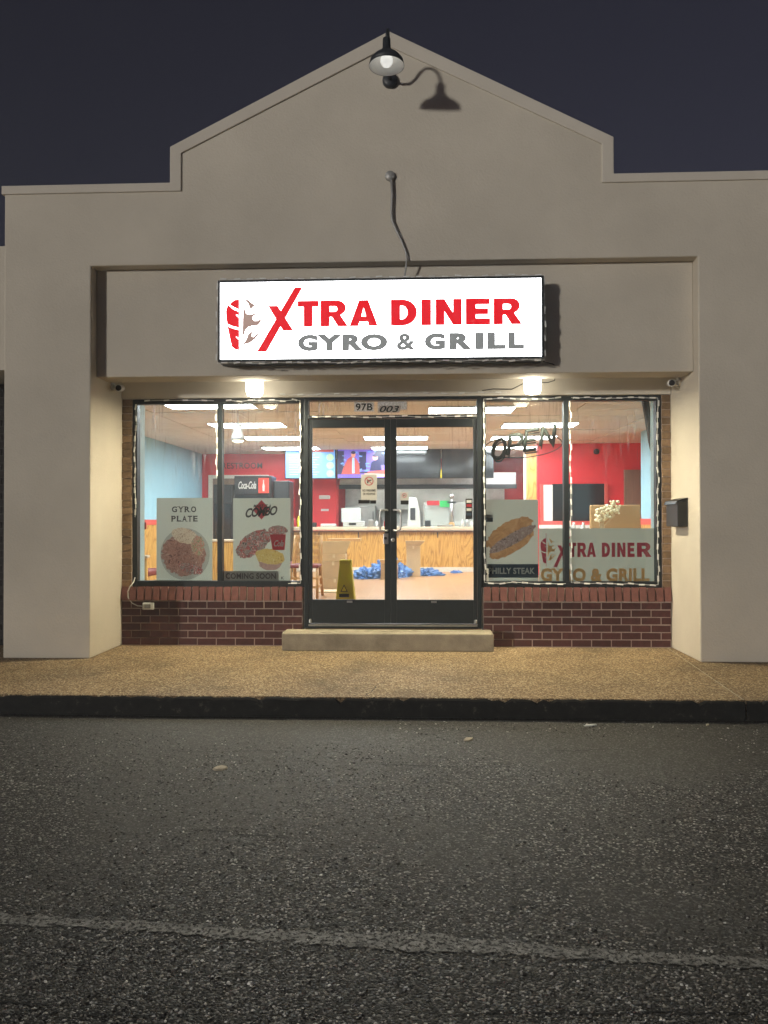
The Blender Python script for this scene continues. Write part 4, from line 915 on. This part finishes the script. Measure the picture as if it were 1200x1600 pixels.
def serif(parent, body, x0, x1, z0, z1, y):
    n = len(body); w = (x1-x0)/n; h = z1-z0; q = MB()
    S = {'Y':[(0,1),(1,1),(.5,0)],'R':[(.1,0),(.95,0),(.1,1)],'P':[(.15,0),(.15,1)],'L':[(.15,0),(.15,1)],'A':[(0,0),(1,0)],'T':[(.5,0)],'E':[(.15,0),(.15,1)]}
    for k, c in enumerate(body):
        a = x0+w*k+w*.08; b = a+w*.8
        put('lettering', text_mb(c, a, b, z0, z1, y, .028), 'ink', parent)
        for u, v in S.get(c, []):
            xx = a+(b-a)*u; zz = z0 if v == 0 else z1-h*.09
            q.flat([(xx-w*.18,zz),(xx+w*.18,zz),(xx+w*.18,zz+h*.09),(xx-w*.18,zz+h*.09)], y-.0004)
    put('lettering_serif', q, 'ink', parent)
p = poster('pale GYRO PLATE poster with a printed plate of meat', -2.66, -2.025, .70, 1.635, .13, 'print_gyro')
serif(p, 'GYRO', -2.49, -2.20, 1.475, 1.54, .128); serif(p, 'PLATE', -2.495, -2.185, 1.37, 1.435, .128)
p = poster('pale COMBO poster with printed gyro, fries and drink', -1.79, -1.145, .70, 1.63, .13, 'print_combo')
put('logo_diamond', MB().flat([(-1.47,1.61),(-1.37,1.50),(-1.47,1.39),(-1.57,1.50)], .1285), 'redink', p)
put('lettering', text_mb('MAKE IT A', -1.56, -1.36, 1.525, 1.56, .1275, .02, 1, .2), 'ink', p); put('lettering', text_mb('COMBO', -1.65, -1.29, 1.41, 1.515, .1275, .035, .9, .3, .09), 'ink', p)
put('printed_cup', MB().flat([(-1.375,1.225),(-1.195,1.225),(-1.21,1.05),(-1.345,1.05)], .1284), 'redink', p); put('lettering', text_mb('Cola', -1.33, -1.22, 1.09, 1.16, .1282, .02, .9, .4), 'paleprint', p)
put('lettering', text_mb('K', -1.25, -1.215, .72, .755, .128, .01), 'ink', p)
t = thing('coming_soon_strip', 'grey COMING SOON strip across the foot of the COMBO poster', 'sign', (-1.58,.115,.705))
M['strip'] = mat('grey_strip', (.50,.46,.43), .6, trans=.4); put('strip', B(-1.90,-1.275,.115,.12,.705,.815), 'strip', t); put('lettering', text_mb('COMING SOON', -1.87, -1.305, .728, .793, .1135, .03), 'f_dark', t)
p = poster('pale PHILLY STEAK poster with a printed steak sandwich', .985, 1.603, .685, 1.607, .13, 'print_philly')
def rot(pts, c, a): return [(c[0]+(x-c[0])*math.cos(a)-(z-c[1])*math.sin(a), c[1]+(x-c[0])*math.sin(a)+(z-c[1])*math.cos(a)) for x, z in pts]
bc = (1.32,1.19); an = R(30)
put('caption_band', B(1.04,1.603,.1275,.129,.745,.895), 'navy', p); put('lettering', text_mb('PHILLY STEAK', 1.055, 1.565, .785, .855, .126, .03), 'paleprint', p)
o = put('door_decal', B(.985,1.105,.118,.120,1.36,1.41), 'navy'); tag(o, 'small blue and white sticker above the printed steak sandwich', 'sticker'); put('top_band', B(.985,1.105,.117,.119,1.411,1.44), 'white', o)
o = put('timer_box', B(.985,1.05,.06,.075,.70,.85), 'white', bevel=.006); tag(o, 'little white control box at the foot of the PHILLY STEAK pane', 'control box'); put('display', B(1.0,1.035,.057,.06,.78,.80), 'black', o)
bn = thing('window_banner', 'pale XTRA DINER GYRO & GRILL banner in the right window', 'banner', (2.24,.145,.68), None)
put('sheet', MB().flat([(1.612,.68),(2.865,.68),(2.865,1.288),(1.612,1.288)], .145), 'poster', bn)
def bmap(u, v): return (1.632+(u-110)*.00066, 1.235-(v-90)*.00079)
def bmapx(u, v): return (1.775+(u-333)*.00058, 1.195-(v-85)*.00076)
put('cone_logo', polys(CONE, bmap, .143), 'purple', bn); put('flame_logo', polys(FLAME, bmap, .143), 'tan', bn); put('letter', polys(XBAR, bmapx, .1425), 'purple', bn); put('letter', polys(XARM, bmapx, .142), 'purple', bn)
bx_ = lambda u: 1.945+(u-505)/415*.89
for t, a, b in (('T',505,540),('R',546,592),('A',594,640),('D',670,712),('I',720,737),('N',748,790),('E',800,836),('R',845,922)):
    put('letter', heavy_mb(t, bx_(a), bx_(b) if t != 'R' or a < 800 else bx_(893), .972, 1.13, .143) if a < 845 else heavy_mb(t, bx_(848), bx_(920), .972, 1.13, .143), 'purple', bn)
put('lettering', text_mb('GYRO & GRILL', 1.63, 2.815, .70, .85, .143, .05), 'tan', bn)

# unlit OPEN neon sign
ns = thing('open_sign', 'unlit grey neon OPEN sign with oval outline in the window', 'sign', (1.45,.2,2.05))
def nz(x, z): return (x, .19, z)
put('oval_tube', MB().tube([nz(1.45+.43*math.cos(a*math.pi/24), 2.205+.13*math.sin(a*math.pi/24)+.03*math.cos(a*math.pi/24)) for a in range(49)], .005, 6), 'neon', ns, smooth=True)
LT = {'O':[[(.5+.5*math.cos(a*math.pi/10), .5+.5*math.sin(a*math.pi/10)) for a in range(21)]],
      'P':[[(0,0),(0,1),(.7,1),(1,.85),(1,.6),(.7,.45),(0,.45)]], 'E':[[(1,0),(0,0),(0,1),(1,1)],[(0,.5),(.8,.5)]], 'N':[[(0,0),(0,1),(1,0),(1,1)]]}
for k, c in enumerate('OPEN'):
    x0 = 1.115+.18*k; z0 = 2.05+.05*k
    for st2 in LT[c]:
        if c != 'O': st2 = [(a[0]+(b[0]-a[0])*f, a[1]+(b[1]-a[1])*f) for a, b in zip(st2, st2[1:]) for f in (0, .12, .5, .88)]+[st2[-1]]
        for d, tr_ in ((0, .020), (.03, .008)):  # the thin offset copy stands in for the letters' reflection in the glazing
            put('letter_or_reflection_tube', MB().tube([(x0+.135*u+.03*(w-.5)+d*.5, .19+d, z0+.22*w+.02*u-d) for u, w in st2], tr_, 7), 'neon', ns, smooth=True)

# stickers and notices on the doors and transom
def notice(label, x0, x1, z0, z1, y, tilt=0, ring=True):
    t = thing('door_notice', label, 'notice', ((x0+x1)/2,y,z0), 'notices on the doors')
    s = put('sheet', B(x0,x1,y-.002,y,z0,z1), 'cardnote', t)
    cx, cz, r = (x0+x1)/2, z1-(x1-x0)*.42, (x1-x0)*.28
    if ring:
        q = MB(); n = 20
        for k in range(n):
            a, b = 2*math.pi*k/n, 2*math.pi*(k+1)/n
            q.flat([(cx+r*math.cos(a),cz+r*math.sin(a)),(cx+r*math.cos(b),cz+r*math.sin(b)),(cx+r*.82*math.cos(b),cz+r*.82*math.sin(b)),(cx+r*.82*math.cos(a),cz+r*.82*math.sin(a))], y-.0026)
        q.flat([(cx-r*.62,cz+r*.5),(cx-r*.5,cz+r*.62),(cx+r*.62,cz-r*.5),(cx+r*.5,cz-r*.62)], y-.0028)
        put('prohibition_ring', q, 'redink', t)
        put('pictogram', MB().flat([(cx-r*.6,cz+.1*r),(cx+r*.55,cz+.35*r),(cx+r*.55,cz+.12*r),(cx-.1*r,cz-.05*r),(cx-r*.15,cz-.5*r),(cx-r*.45,cz-.45*r),(cx-r*.35,cz-.02*r)], y-.0024), 'ink', t)
    return t
M['cardnote'] = mat('notice_card', (.60,.58,.52), .6)
p = notice('white NO FIREARMS OR WEAPONS notice on the left door', -.345, -.17, 1.60, 1.885, .028)
put('lettering', text_mb('NO FIREARMS', -.33, -.185, 1.695, 1.722, .0255, .02), 'ink', p); put('lettering', text_mb('OR WEAPONS', -.325, -.19, 1.657, 1.683, .0255, .02), 'ink', p)
o = put('door_sticker', B(-.375,-.25,.026,.028,1.565,1.605), 'ink'); tag(o, 'small black sticker under the firearms notice', 'sticker'); o = put('door_sticker', B(-.245,-.18,.026,.028,1.563,1.60), 'ink'); tag(o, 'black arrow sticker under the firearms notice', 'sticker')
p = notice('small round symbol notice on the right door', .085, .175, 1.60, 1.69, .028)
o = put('door_sticker', B(.09,.178,.026,.028,1.553,1.597), 'ink'); tag(o, 'black label sticker under the small symbol notice', 'sticker')
t = thing('card_sticker', 'dark payment cards sticker at the edge of the right door', 'sticker', (.85,.028,1.39)); put('sheet', B(.80,.875,.026,.028,1.39,1.615), 'black', t)
for z, m_ in ((1.57,'paleprint'),(1.525,'redink'),(1.48,'paleprint'),(1.43,'navy')): put('card_mark', B(.81,.865,.0245,.0255,z,z+.03), m_, t)
t = thing('door_number', 'house number 97B on the transom above the doors', 'number', (-.31,.055,2.585)); put('plate', B(-.42,-.205,.055,.058,2.58,2.685), 'f_grey', t); put('lettering', text_mb('97B', -.405, -.22, 2.592, 2.672, .0535, .02), 'ink', t)
t = thing('old_number', 'overlaid dark number 003 on the transom beside 97B', 'number', (0,.055,2.57)); put('plate', B(-.16,.16,.055,.058,2.60,2.69), 'f_grey', t)
put('plate', MB().flat([(-.165,2.565),(.075,2.565),(.10,2.645),(-.135,2.645)], .0535), 'strip', t); put('lettering', text_mb('003', -.14, .075, 2.572, 2.642, .052, .015, 1, .3), 'ink', t)

# ------------------------------------------------------------------ thin night mist
hm = bpy.data.materials.new('night_mist'); hm.use_nodes = True; hn = hm.node_tree; hn.nodes.remove(hn.nodes['Principled BSDF'])
pvn = hn.nodes.new('ShaderNodeVolumePrincipled'); pvn.inputs['Color'].default_value = (.93, .96, 1, 1); pvn.inputs['Density'].default_value = HAZE; pvn.inputs['Anisotropy'].default_value = .2
hn.links.new(pvn.outputs[0], hn.nodes['Material Output'].inputs['Volume'])
M['mist'] = hm
o = put('haze', B(-46,46,-46,46,-1.2,7.6), 'mist'); tag(o, kind='stuff')
